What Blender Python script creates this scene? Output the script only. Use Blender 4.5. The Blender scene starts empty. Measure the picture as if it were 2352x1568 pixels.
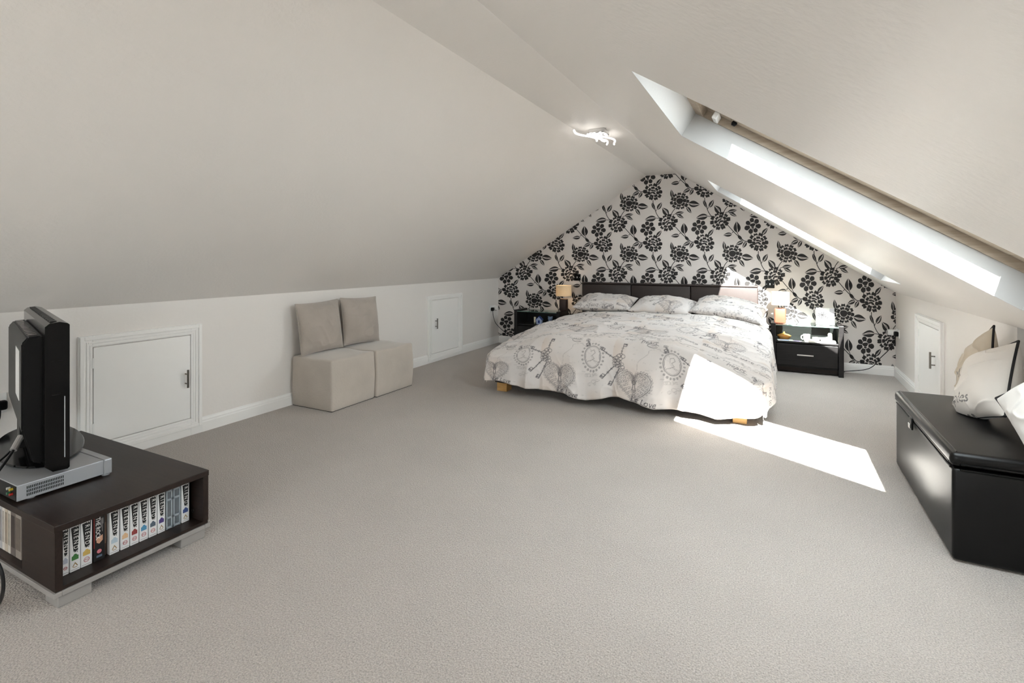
import bpy, bmesh, math, random
import numpy as np
from mathutils import Vector, Matrix, Euler
from math import pi, sin, cos, radians, sqrt

scene = bpy.context.scene
col = scene.collection

# ------------------------------------------------------------------ camera
cam_data = bpy.data.cameras.new('camera')
cam_data.sensor_width = 36.0
cam_data.sensor_fit = 'HORIZONTAL'
cam_data.lens = 18.0
cam_data.shift_y = -(784 - 594) / 2352
cam_data.clip_start = 0.05
cam = bpy.data.objects.new('camera', cam_data)
cam.location = (0, 0, 1.2)
cam.rotation_euler = (radians(90), 0, radians(27.3))
col.objects.link(cam)
scene.camera = cam

# ------------------------------------------------------------------ world, sun, exposure
world = bpy.data.worlds.new('sky')
scene.world = world
world.use_nodes = True
bgn = world.node_tree.nodes['Background']
bgn.inputs['Color'].default_value = (0.88, 0.94, 1.0, 1)
bgn.inputs['Strength'].default_value = 6.5

SUN_DIR = Vector((-0.27, 1.10, -1.0)).normalized()
sun_data = bpy.data.lights.new('sun', 'SUN')
sun_data.energy = 36.0
sun_data.color = (1.0, 0.985, 0.965)
sun_data.angle = radians(0.6)
sun = bpy.data.objects.new('sun', sun_data)
sun.location = (1.5, -4, 6)
sun.rotation_euler = SUN_DIR.to_track_quat('-Z', 'Y').to_euler()
col.objects.link(sun)

vs = scene.view_settings
vs.view_transform = 'Standard'
vs.look = 'None'
vs.gamma = 1.0
vs.use_curve_mapping = False
vs.exposure = 0.97
try:
    scene.cycles.max_bounces = 10
    scene.cycles.diffuse_bounces = 7
    scene.cycles.transparent_max_bounces = 8
    scene.cycles.sample_clamp_indirect = 40.0
    scene.cycles.use_adaptive_sampling = True
    scene.cycles.adaptive_threshold = 0.04
except Exception:
    pass

# ------------------------------------------------------------------ room dimensions (metres)
XL, XR, YB, YF = -3.55, 1.085, 6.45, -3.2
ZC = 2.235
XCL, XCR = -1.44, -1.065
ZKL = 0.921
def zl(x): return ZKL + (ZC - ZKL) * (x - XL) / (XCL - XL)
def zr(x): return 1.55 - 0.643 * x
ZKR = zr(XR)
YREC, XREC = 3.48, 1.16

# ------------------------------------------------------------------ helpers
def S(r, g, b):
    def f(c):
        c /= 255.0
        return c / 12.92 if c <= 0.04045 else ((c + 0.055) / 1.055) ** 2.4
    return (f(r), f(g), f(b), 1.0)

class NT:
    def __init__(self, name):
        self.m = bpy.data.materials.new(name)
        self.m.use_nodes = True
        self.t = self.m.node_tree
        self.n = self.t.nodes
        self.p = self.n['Principled BSDF']
        self.out = self.n['Material Output']
    def new(self, typ, **kw):
        nd = self.n.new(typ)
        for k, v in kw.items():
            if k in nd.inputs: nd.inputs[k].default_value = v
            else: setattr(nd, k, v)
        return nd
    def link(self, a, b): self.t.links.new(a, b)

def mat(name, c, rough=0.5, metal=0.0, var=0.0, vscale=20.0, bump=0.0, bscale=80.0, detail=3.0,
        stretch=(1, 1, 1), emit=None, estr=0.0, spec=0.5, coat=0.0, sheen=0.0, alpha=None, trans=0.0):
    """principled material with procedural colour variation and relief"""
    k = NT(name)
    p = k.p
    p.inputs['Roughness'].default_value = rough
    p.inputs['Metallic'].default_value = metal
    p.inputs['Specular IOR Level'].default_value = spec
    p.inputs['Coat Weight'].default_value = coat
    p.inputs['Sheen Weight'].default_value = sheen
    p.inputs['Transmission Weight'].default_value = trans
    p.inputs['Base Color'].default_value = c
    tc = k.new('ShaderNodeTexCoord')
    mp = k.new('ShaderNodeMapping')
    mp.inputs['Scale'].default_value = stretch
    k.link(tc.outputs['Object'], mp.inputs['Vector'])
    nz = k.new('ShaderNodeTexNoise', Scale=vscale, Detail=detail)
    k.link(mp.outputs['Vector'], nz.inputs['Vector'])
    mx = k.new('ShaderNodeMix', data_type='RGBA')
    lo = tuple(max(0, x * (1 - var)) for x in c[:3]) + (1,)
    hi = tuple(min(1, x * (1 + var)) for x in c[:3]) + (1,)
    mx.inputs[6].default_value = lo
    mx.inputs[7].default_value = hi
    k.link(nz.outputs['Fac'], mx.inputs[0])
    k.link(mx.outputs[2], p.inputs['Base Color'])
    if bump > 0:
        nb = k.new('ShaderNodeTexNoise', Scale=bscale, Detail=detail)
        k.link(mp.outputs['Vector'], nb.inputs['Vector'])
        bp = k.new('ShaderNodeBump', Strength=bump, Distance=0.01)
        k.link(nb.outputs['Fac'], bp.inputs['Height'])
        k.link(bp.outputs['Normal'], p.inputs['Normal'])
    if emit:
        p.inputs['Emission Color'].default_value = emit
        p.inputs['Emission Strength'].default_value = estr
    if alpha is not None:
        p.inputs['Alpha'].default_value = alpha
    return k.m

def attr_mat(name, rough=0.8, sheen=0.2, bump=0.15, bscale=400):
    k = NT(name)
    a = k.new('ShaderNodeAttribute', attribute_name='print')
    tc = k.new('ShaderNodeTexCoord')
    nz = k.new('ShaderNodeTexNoise', Scale=5.0, Detail=3.0)
    k.link(tc.outputs['Object'], nz.inputs['Vector'])
    mr = k.new('ShaderNodeMapRange')
    mr.inputs[3].default_value = 0.94
    mr.inputs[4].default_value = 1.05
    k.link(nz.outputs['Fac'], mr.inputs[0])
    mx = k.new('ShaderNodeVectorMath', operation='SCALE')
    k.link(a.outputs['Color'], mx.inputs[0])
    k.link(mr.outputs[0], mx.inputs['Scale'])
    k.link(mx.outputs[0], k.p.inputs['Base Color'])
    k.p.inputs['Roughness'].default_value = rough
    k.p.inputs['Sheen Weight'].default_value = sheen
    nb = k.new('ShaderNodeTexNoise', Scale=bscale, Detail=2.0)
    k.link(tc.outputs['Object'], nb.inputs['Vector'])
    bp = k.new('ShaderNodeBump', Strength=bump, Distance=0.003)
    k.link(nb.outputs['Fac'], bp.inputs['Height'])
    k.link(bp.outputs['Normal'], k.p.inputs['Normal'])
    return k.m

def glass_mat(name, tint=(0.93, 0.97, 0.95, 1), gloss=0.08, rough=0.0):
    """thin clear pane: straight-through transmission plus a surface reflection"""
    k = NT(name)
    k.n.remove(k.p)
    tr = k.new('ShaderNodeBsdfTransparent')
    tr.inputs['Color'].default_value = tint
    gl = k.new('ShaderNodeBsdfGlossy')
    gl.inputs['Roughness'].default_value = rough
    lw = k.new('ShaderNodeLayerWeight', Blend=0.5)
    pw = k.new('ShaderNodeMath', operation='POWER')
    pw.inputs[1].default_value = 5.0
    k.link(lw.outputs['Facing'], pw.inputs[0])
    ma = k.new('ShaderNodeMath', operation='MULTIPLY_ADD')
    ma.inputs[1].default_value = 0.9; ma.inputs[2].default_value = 0.04
    k.link(pw.outputs[0], ma.inputs[0])
    mx = k.new('ShaderNodeMixShader')
    k.link(ma.outputs[0], mx.inputs[0])
    k.link(tr.outputs[0], mx.inputs[1])
    k.link(gl.outputs[0], mx.inputs[2])
    k.link(mx.outputs[0], k.out.inputs['Surface'])
    return k.m

def wood_mat(name, c1, c2, rough=0.4, scale=3.0, stretch=(1, 1, 1), bump=0.05):
    k = NT(name)
    tc = k.new('ShaderNodeTexCoord')
    mp = k.new('ShaderNodeMapping')
    mp.inputs['Scale'].default_value = stretch
    k.link(tc.outputs['Object'], mp.inputs['Vector'])
    nz = k.new('ShaderNodeTexNoise', Scale=scale, Detail=8.0, Roughness=0.65)
    k.link(mp.outputs['Vector'], nz.inputs['Vector'])
    cr = k.new('ShaderNodeValToRGB')
    cr.color_ramp.elements[0].color = c1
    cr.color_ramp.elements[1].color = c2
    cr.color_ramp.elements[0].position = 0.3
    cr.color_ramp.elements[1].position = 0.7
    k.link(nz.outputs['Fac'], cr.inputs[0])
    k.link(cr.outputs[0], k.p.inputs['Base Color'])
    k.p.inputs['Roughness'].default_value = rough
    k.p.inputs['Specular IOR Level'].default_value = 0.3
    bp = k.new('ShaderNodeBump', Strength=bump, Distance=0.004)
    k.link(nz.outputs['Fac'], bp.inputs['Height'])
    k.link(bp.outputs['Normal'], k.p.inputs['Normal'])
    return k.m

MATS = {}
def matrix_of(o): return MATS.get(o.name, Matrix.Identity(4))

class B:
    """collects shapes in one bmesh"""
    def __init__(self): self.bm = bmesh.new()
    def _place(self, verts, M):
        if M is not None: bmesh.ops.transform(self.bm, matrix=M, verts=verts)
    def box(self, x0, x1, y0, y1, z0, z1, bev=0.0, seg=2, M=None, mi=0):
        g = bmesh.ops.create_cube(self.bm, size=1.0)
        vs_ = g['verts']
        for v in vs_:
            v.co = Vector(((x0 + x1) / 2 + v.co.x * (x1 - x0), (y0 + y1) / 2 + v.co.y * (y1 - y0),
                           (z0 + z1) / 2 + v.co.z * (z1 - z0)))
        fs = set(f for v in vs_ for f in v.link_faces)
        if bev > 0:
            es = list(set(e for v in vs_ for e in v.link_edges))
            r = bmesh.ops.bevel(self.bm, geom=es, offset=min(bev, 0.49 * min(x1 - x0, y1 - y0, z1 - z0)),
                                segments=seg, affect='EDGES', profile=0.5)
            vs_ = list(set(v for f in r['faces'] for v in f.verts))
            seen = set(vs_); stack = list(vs_)
            while stack:
                v = stack.pop()
                for e in v.link_edges:
                    o = e.other_vert(v)
                    if o not in seen: seen.add(o); stack.append(o)
            vs_ = list(seen)
            fs = set(f for v in vs_ for f in v.link_faces)
        for f in fs: f.material_index = mi
        self._place(vs_, M)
        return self
    def lathe(self, prof, seg=32, M=None, cap=True, mi=0, sx=1.0, sy=1.0):
        rings = []
        allv = []
        for r, z in prof:
            ring = [self.bm.verts.new((r * cos(2 * pi * i / seg) * sx, r * sin(2 * pi * i / seg) * sy, z)) for i in range(seg)]
            rings.append(ring); allv += ring
        for a, b in zip(rings, rings[1:]):
            for i in range(seg):
                f = self.bm.faces.new((a[i], a[(i + 1) % seg], b[(i + 1) % seg], b[i])); f.material_index = mi
        if cap:
            if prof[0][0] > 1e-5: self.bm.faces.new(list(reversed(rings[0]))).material_index = mi
            if prof[-1][0] > 1e-5: self.bm.faces.new(rings[-1]).material_index = mi
        self._place(allv, M)
        return self
    def cyl(self, p0, p1, r, seg=16, r1=None):
        p0 = Vector(p0); p1 = Vector(p1); d = p1 - p0
        M = Matrix.Translation(p0) @ d.to_track_quat('Z', 'Y').to_matrix().to_4x4()
        return self.lathe([(r, 0), (r if r1 is None else r1, d.length)], seg, M)
    def tube(self, pts, r, seg=8, closed=False, rfun=None):
        pts = [Vector(p) for p in pts]
        n = len(pts)
        rings = []
        up = None
        for i, p in enumerate(pts):
            if closed: t = (pts[(i + 1) % n] - pts[i - 1]).normalized()
            else: t = (pts[min(i + 1, n - 1)] - pts[max(i - 1, 0)]).normalized()
            if up is None:
                up = Vector((0, 0, 1)) if abs(t.z) < 0.9 else Vector((1, 0, 0))
            sd = t.cross(up)
            if sd.length < 1e-6: sd = t.orthogonal()
            sd.normalize(); up = sd.cross(t).normalized()
            rr = r if rfun is None else rfun(i / max(1, n - 1)) * r
            rings.append([self.bm.verts.new(p + (sd * cos(2 * pi * k / seg) + up * sin(2 * pi * k / seg)) * rr) for k in range(seg)])
        rng = range(n) if closed else range(n - 1)
        for i in rng:
            a, b = rings[i], rings[(i + 1) % n]
            off = 0
            if closed and i == n - 1:
                off = min(range(seg), key=lambda o: (a[0].co - b[o].co).length)
            for k in range(seg):
                self.bm.faces.new((a[k], a[(k + 1) % seg], b[(k + 1 + off) % seg], b[(k + off) % seg]))
        if not closed:
            self.bm.faces.new(list(reversed(rings[0]))); self.bm.faces.new(rings[-1])
        return self
    def poly(self, pts, mi=0):
        f = self.bm.faces.new([self.bm.verts.new(p) for p in pts]); f.material_index = mi
        return self
    def prism(self, pts2, d0, d1, axis='y', mi=0, M=None):
        def P(a, b, c):
            return {'y': (a, c, b), 'x': (c, a, b), 'z': (a, b, c)}[axis]
        lo = [self.bm.verts.new(P(a, b, d0)) for a, b in pts2]
        hi = [self.bm.verts.new(P(a, b, d1)) for a, b in pts2]
        n = len(pts2)
        self.bm.faces.new(lo).material_index = mi
        self.bm.faces.new(list(reversed(hi))).material_index = mi
        for i in range(n):
            self.bm.faces.new((lo[(i + 1) % n], lo[i], hi[i], hi[(i + 1) % n])).material_index = mi
        self._place(lo + hi, M)
        return self
    def add(self, verts, faces, M=None, mi=0):
        vv = [self.bm.verts.new(v) for v in verts]
        for f in faces:
            try: self.bm.faces.new([vv[i] for i in f]).material_index = mi
            except ValueError: pass
        self._place(vv, M)
        return self
    def build(self, name, m, parent=None, smooth=False, local=False, fix=True, angle=35):
        if fix: bmesh.ops.recalc_face_normals(self.bm, faces=self.bm.faces[:])
        me = bpy.data.meshes.new(name)
        if parent is not None and not local:
            bmesh.ops.transform(self.bm, matrix=matrix_of(parent).inverted(), verts=self.bm.verts[:])
        self.bm.to_mesh(me); self.bm.free()
        for mm in (m if isinstance(m, (list, tuple)) else [m]): me.materials.append(mm)
        if smooth:
            me.polygons.foreach_set('use_smooth', [True] * len(me.polygons))
            if angle: me.set_sharp_from_angle(angle=radians(angle))
        o = bpy.data.objects.new(name, me)
        col.objects.link(o)
        if parent is not None:
            o.parent = parent
            MATS[o.name] = matrix_of(parent)
        return o

def np_mesh(name, V, F, m, parent=None, colors=None, smooth=True):
    me = bpy.data.meshes.new(name)
    V = np.asarray(V, dtype=np.float32)
    if parent is not None:
        Mi = np.array(matrix_of(parent).inverted())
        V = (V @ Mi[:3, :3].T + Mi[:3, 3]).astype(np.float32)
    F = np.asarray(F, dtype=np.int32)
    k = F.shape[1]
    me.vertices.add(len(V)); me.vertices.foreach_set('co', V.ravel())
    me.loops.add(F.size); me.loops.foreach_set('vertex_index', F.ravel())
    me.polygons.add(len(F))
    me.polygons.foreach_set('loop_start', np.arange(0, F.size, k, dtype=np.int32))
    me.polygons.foreach_set('use_smooth', np.full(len(F), smooth))
    me.update(calc_edges=True)
    if colors is not None:
        a = me.attributes.new('print', 'FLOAT_COLOR', 'POINT')
        cc = np.ones((len(V), 4), dtype=np.float32); cc[:, :3] = colors
        a.data.foreach_set('color', cc.ravel())
    me.materials.append(m)
    o = bpy.data.objects.new(name, me)
    col.objects.link(o)
    if parent is not None:
        o.parent = parent; MATS[o.name] = matrix_of(parent)
    return o

def tag(o, label, cat, group=None):
    o['label'] = label; o['category'] = cat
    if group: o['group'] = group
    return o
def struct(o, label=None, cat=None):
    o['kind'] = 'structure'
    if label: o['label'] = label
    if cat: o['category'] = cat
    return o
def thing(name, loc, label, cat, rz=0.0, group=None, rot=None):
    o = bpy.data.objects.new(name, None)
    o.empty_display_size = 0.1
    col.objects.link(o)
    e = Euler(rot) if rot else Euler((0, 0, rz))
    o.location = loc; o.rotation_euler = e
    MATS[o.name] = Matrix.Translation(loc) @ e.to_matrix().to_4x4()
    tag(o, label, cat, group)
    return o
def group_struct(name, loc, label, cat):
    o = thing(name, loc, label, cat); o['kind'] = 'structure'; return o

_txt = {}
def text_geo(s, size=1.0, shear=0.0):
    """vertices and faces of a string in the built-in font, centred on the origin"""
    key = (s, shear)
    if key not in _txt:
        cu = bpy.data.curves.new('lettering', 'FONT')
        cu.body = s; cu.size = 1.0; cu.shear = shear; cu.resolution_u = 3
        ob = bpy.data.objects.new('lettering', cu); col.objects.link(ob)
        dg = bpy.context.evaluated_depsgraph_get()
        me = bpy.data.meshes.new_from_object(ob.evaluated_get(dg))
        V = np.array([v.co[:2] for v in me.vertices]) if len(me.vertices) else np.zeros((0, 2))
        F = [tuple(p.vertices) for p in me.polygons]
        bpy.data.objects.remove(ob); bpy.data.curves.remove(cu); bpy.data.meshes.remove(me)
        if len(V): V = V - (V.max(0) + V.min(0)) / 2
        _txt[key] = (V, F)
    V, F = _txt[key]
    return V * size, F

def vnoise(x, y, seed=0):
    """smooth value noise on numpy arrays"""
    rs = np.random.RandomState(seed); T = rs.rand(64, 64)
    xi = np.floor(x).astype(int); yi = np.floor(y).astype(int)
    fx = x - xi; fy = y - yi
    fx = fx * fx * (3 - 2 * fx); fy = fy * fy * (3 - 2 * fy)
    a = T[xi % 64, yi % 64]; b = T[(xi + 1) % 64, yi % 64]
    c = T[xi % 64, (yi + 1) % 64]; d = T[(xi + 1) % 64, (yi + 1) % 64]
    return (a * (1 - fx) + b * fx) * (1 - fy) + (c * (1 - fx) + d * fx) * fy - 0.5

def smooth_pts(pts, n=8):
    pts = [Vector(p) for p in pts]
    out = []
    for i in range(len(pts) - 1):
        p0 = pts[max(i - 1, 0)]; p1 = pts[i]; p2 = pts[i + 1]; p3 = pts[min(i + 2, len(pts) - 1)]
        for k in range(n):
            t = k / n
            out.append(0.5 * ((2 * p1) + (p2 - p0) * t + (2 * p0 - 5 * p1 + 4 * p2 - p3) * t * t + (3 * p1 - p0 - 3 * p2 + p3) * t ** 3))
    out.append(pts[-1])
    return out

# ------------------------------------------------------------------ materials
WALLC = S(233, 229, 225)
M_wall = mat('wall_paint', WALLC, 0.5, var=0.02, vscale=1.5, bump=0.12, bscale=55, detail=4)
M_ceil = mat('ceiling_paint', WALLC, 0.42, var=0.02, vscale=1.2, bump=0.16, bscale=60, detail=4)
M_white = mat('white_gloss_woodwork', S(244, 243, 241), 0.32, var=0.01, vscale=6, bump=0.02, bscale=30)
M_lining = mat('greyed_plaster_lining', S(176, 175, 173), 0.6, var=0.015, vscale=4, bump=0.05, bscale=60)  # shade put into the colour: white plaster greyed against the strong sky light
def carpet_mat():
    k = NT('beige_carpet')
    tc = k.new('ShaderNodeTexCoord')
    n1 = k.new('ShaderNodeTexNoise', Scale=190.0, Detail=4.0, Roughness=0.7)
    n2 = k.new('ShaderNodeTexNoise', Scale=2.2, Detail=3.0)
    n3 = k.new('ShaderNodeTexVoronoi', Scale=150.0)
    for n in (n1, n2, n3): k.link(tc.outputs['Object'], n.inputs['Vector'])
    cr = k.new('ShaderNodeValToRGB')
    cr.color_ramp.elements[0].color = S(144, 137, 131); cr.color_ramp.elements[0].position = 0.3
    cr.color_ramp.elements[1].color = S(208, 200, 193); cr.color_ramp.elements[1].position = 0.62
    k.link(n1.outputs['Fac'], cr.inputs[0])
    mx = k.new('ShaderNodeMix', data_type='RGBA', blend_type='MULTIPLY')
    mx.inputs[0].default_value = 1.0
    mr = k.new('ShaderNodeMapRange'); mr.inputs[3].default_value = 0.9; mr.inputs[4].default_value = 1.08
    k.link(n2.outputs['Fac'], mr.inputs[0])
    k.link(cr.outputs[0], mx.inputs[6]); k.link(mr.outputs[0], mx.inputs[7])
    k.link(mx.outputs[2], k.p.inputs['Base Color'])
    k.p.inputs['Roughness'].default_value = 0.95
    k.p.inputs['Specular IOR Level'].default_value = 0.15
    k.p.inputs['Sheen Weight'].default_value = 0.25
    ad = k.new('ShaderNodeMath', operation='ADD')
    k.link(n1.outputs['Fac'], ad.inputs[0]); k.link(n3.outputs['Distance'], ad.inputs[1])
    bp = k.new('ShaderNodeBump', Strength=0.7, Distance=0.008)
    k.link(ad.outputs[0], bp.inputs['Height']); k.link(bp.outputs['Normal'], k.p.inputs['Normal'])
    return k.m
M_carpet = carpet_mat()
M_paper = mat('silver_beige_wallpaper', S(214, 208, 204), 0.38, var=0.03, vscale=3, bump=0.03, bscale=200, spec=0.6)
M_flock = mat('black_flock_print', S(30, 26, 25), 0.55, var=0.15, vscale=60, spec=0.5)
M_wenge = wood_mat('dark_wenge', S(30, 21, 18), S(46, 34, 29), 0.42, 3.0, (1.2, 22, 22), 0.03)
M_wenge2 = wood_mat('black_ash', S(20, 18, 18), S(33, 30, 30), 0.40, 3.0, (1.5, 24, 24), 0.03)
M_oak = wood_mat('pale_oak', S(196, 150, 88), S(222, 180, 118), 0.45, 4.0, (2, 2, 18), 0.05)
M_pine = wood_mat('weathered_pine', S(142, 128, 112), S(170, 157, 141), 0.5, 3.0, (1.2, 20, 20), 0.05)
M_grey = mat('grey_laminate', S(150, 146, 143), 0.45, var=0.03)
M_silver = mat('silver_plastic', S(168, 170, 174), 0.38, metal=0.35, var=0.02, vscale=40)
M_blackgloss = mat('black_gloss_plastic', S(9, 8, 8), 0.16, var=0.1, spec=0.22)
M_black = mat('black_matt_plastic', S(16, 15, 15), 0.4, var=0.1, vscale=60, bump=0.04, bscale=400, spec=0.2)
M_screen = mat('dark_screen', S(8, 8, 10), 0.08, var=0.05)
M_darkglass = mat('smoked_glass', S(16, 16, 17), 0.12, var=0.03, spec=0.3)
M_chrome = mat('chrome', S(210, 210, 210), 0.15, metal=1.0, var=0.02)
M_steel = mat('brushed_steel', S(128, 124, 118), 0.32, metal=1.0, var=0.05, stretch=(1, 1, 8))
M_suede = mat('taupe_suede', S(188, 179, 169), 0.9, var=0.17, vscale=5, bump=0.15, bscale=70, sheen=0.5, spec=0.2)
M_suede2 = mat('taupe_suede_cushion', S(172, 163, 154), 0.9, var=0.14, vscale=7, bump=0.15, bscale=70, sheen=0.5, spec=0.2)
M_leather = mat('brown_leather', S(44, 34, 31), 0.42, var=0.12, vscale=18, bump=0.12, bscale=220)
M_bleather = mat('black_leather', S(6, 5, 5), 0.34, spec=0.3, var=0.1, vscale=30, bump=0.05, bscale=300, stretch=(1, 1, 1))
M_mattress = mat('white_ticking', S(225, 222, 216), 0.85, var=0.03)
M_duvet = attr_mat('printed_cotton')
M_piping = mat('black_piping', S(24, 22, 24), 0.7, var=0.1)
M_glass = glass_mat('window_glass', (0.96, 0.98, 0.97, 1))
M_gtop = glass_mat('green_tint_glass', (0.78, 0.88, 0.84, 1))
M_gedge = mat('glass_edge_green', S(120, 150, 140), 0.15, var=0.05, alpha=0.75)
M_led = mat('led_strip', (1, 1, 1, 1), 0.4, emit=(1.0, 0.97, 0.92, 1), estr=1.5)
M_terra = mat('terracotta_leather', S(112, 56, 36), 0.6, var=0.10, vscale=14, bump=0.05, bscale=150, stretch=(1, 1, 4))
M_brownlamp = mat('dark_brown_lamp_leather', S(48, 32, 28), 0.45, var=0.1, vscale=14)
def shade_mat():
    k = NT('cream_linen_shade')
    tc = k.new('ShaderNodeTexCoord')
    nz = k.new('ShaderNodeTexNoise', Scale=120.0, Detail=2.0)
    k.link(tc.outputs['Object'], nz.inputs['Vector'])
    mx = k.new('ShaderNodeMix', data_type='RGBA')
    mx.inputs[6].default_value = S(222, 210, 186); mx.inputs[7].default_value = S(236, 226, 204)
    k.link(nz.outputs['Fac'], mx.inputs[0])
    k.link(mx.outputs[2], k.p.inputs['Base Color'])
    k.p.inputs['Roughness'].default_value = 0.9
    tl = k.new('ShaderNodeBsdfTranslucent')
    k.link(mx.outputs[2], tl.inputs['Color'])
    ms = k.new('ShaderNodeMixShader', Fac=0.35)
    k.link(k.p.outputs[0], ms.inputs[1]); k.link(tl.outputs[0], ms.inputs[2])
    k.link(ms.outputs[0], k.out.inputs['Surface'])
    return k.m
M_shade = shade_mat()
M_plate = mat('white_switch_plastic', S(236, 236, 234), 0.3, var=0.01)

# ------------------------------------------------------------------ structure: floor, walls, ceiling
# skylight openings on the right slope: (x upper, x lower, y near, y far)
SKY = [(-0.43, 0.86, 1.70, 2.72), (-0.545, 0.85, 4.84, 5.72)]
DM = (-2.9, -1.3, 2.0, 1.16)      # unseen dormer added for fill light, beside and behind the viewpoint: y near, y far, ceiling height, front wall x
b = B(); b.poly([(XL, YF, 0), (XREC, YF, 0), (XREC, YB, 0), (XL, YB, 0)])
struct(b.build('floor', M_carpet), 'beige short pile fitted carpet across the loft floor', 'carpet')
b = B(); b.box(XL - 0.1, XL, YF, YB, 0, ZKL)
struct(b.build('wall_left', M_wall), 'low beige knee wall under the left ceiling slope', 'wall')
b = B(); b.box(XR, XR + 0.1, YREC, YB, 0, ZKR); b.box(XR + 0.1, XREC + .1, YREC, YREC + 0.08, 0, ZKR)
b.box(XREC, XREC + 0.1, YF, YREC, 0, ZKR)
for (ya_, yb_) in ((YF, DM[0]), (DM[1], YREC)):
    b.poly([(XR, ya_, ZKR), (XREC, ya_, ZKR), (XREC, yb_, ZKR), (XR, yb_, ZKR)])
struct(b.build('wall_right', M_wall), 'low beige knee wall under the right ceiling slope', 'wall')
b = B(); b.poly([(XCL, YF, ZC), (XCR, YF, ZC), (XCR, YB, ZC), (XCL, YB, ZC)])
struct(b.build('ceiling', M_ceil), 'narrow flat beige ceiling strip along the ridge', 'ceiling')
b = B(); b.poly([(XL, YF, ZKL), (XL, YB, ZKL), (XCL, YB, ZC), (XCL, YF, ZC)])
struct(b.build('ceiling_slope_left', M_ceil), 'large plain beige sloping ceiling on the left', 'ceiling')

b = B()
edges = sorted(SKY, key=lambda s: s[2])
yprev = DM[1]
def slope_quad(bb, xa, xb, ya, yb):
    bb.poly([(xa, ya, zr(xa)), (xb, ya, zr(xb)), (xb, yb, zr(xb)), (xa, yb, zr(xa))])
for (xa, xb, ya, yb) in edges:
    slope_quad(b, XCR, XR, yprev, ya)
    slope_quad(b, XCR, xa, ya, yb); slope_quad(b, xb, XR, ya, yb)
    yprev = yb
slope_quad(b, XCR, XR, yprev, YB)
slope_quad(b, XCR, XR, YF, DM[0])
xd = (1.55 - DM[2]) / 0.643
slope_quad(b, XCR, xd, DM[0], DM[1])
b.poly([(xd, DM[0], DM[2]), (DM[3], DM[0], DM[2]), (DM[3], DM[1], DM[2]), (xd, DM[1], DM[2])])
for yy_ in DM[:2]:
    b.poly([(xd, yy_, DM[2]), (DM[3], yy_, DM[2]), (DM[3], yy_, ZKR), (XR, yy_, ZKR)])
struct(b.build('ceiling_slope_right', M_ceil), 'sloping beige ceiling with skylights on the right', 'ceiling')

# gable wall behind the camera and an unseen window added for fill light
GW = (-2.0, -0.25, 0.75, 1.70)
b = B()
x0, x1, z0, z1 = GW
b.poly([(XL, YF, 0), (x0, YF, 0), (x0, YF, zl(x0)), (XL, YF, ZKL)])
b.poly([(x0, YF, 0), (x1, YF, 0), (x1, YF, z0), (x0, YF, z0)])
b.poly([(x0, YF, z1), (x1, YF, z1), (x1, YF, zr(x1)), (XCR, YF, ZC), (XCL, YF, ZC), (x0, YF, zl(x0))] if zr(x1) > z1 else
       [(x0, YF, z1), (x1, YF, zr(x1)), (XCR, YF, ZC), (XCL, YF, ZC), (x0, YF, max(z1, zl(x0)))])
b.poly([(x1, YF, 0), (XREC, YF, 0), (XREC, YF, ZKR), (XR, YF, ZKR), (x1, YF, zr(x1))])
struct(b.build('wall_front', M_wall), 'beige gable wall behind the viewpoint with an added fill-light window', 'wall')

def portal(name, M, sx, sy):
    l = bpy.data.lights.new(name, 'AREA'); l.shape = 'RECTANGLE'; l.size = sx; l.size_y = sy
    l.cycles.is_portal = True
    o = bpy.data.objects.new(name, l); o.matrix_world = M; col.objects.link(o)

g = group_struct('added_gable_window', ((x0 + x1) / 2, YF, z0), 'unseen gable window added behind the viewpoint for fill light', 'window')
for q in ((x0, x1, z0, z0 + .06), (x0, x1, z1 - .06, z1), (x0, x0 + .06, z0 + .06, z1 - .06), (x1 - .06, x1, z0 + .06, z1 - .06), (-1.33, -1.27, z0 + .06, z1 - .06)):
    B().box(q[0], q[1], YF - .06, YF, q[2], q[3]).build('window_frame', M_white, g)
B().box(x0 + .06, x1 - .06, YF - .034, YF - .03, z0 + .06, z1 - .06).build('pane', M_glass, g)
Mp = Matrix.Translation(((x0 + x1) / 2, YF - .08, (z0 + z1) / 2)) @ Vector((0, 1, 0)).to_track_quat('-Z', 'Z').to_matrix().to_4x4()
portal('window_portal', Mp, x1 - x0, z1 - z0)

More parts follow.
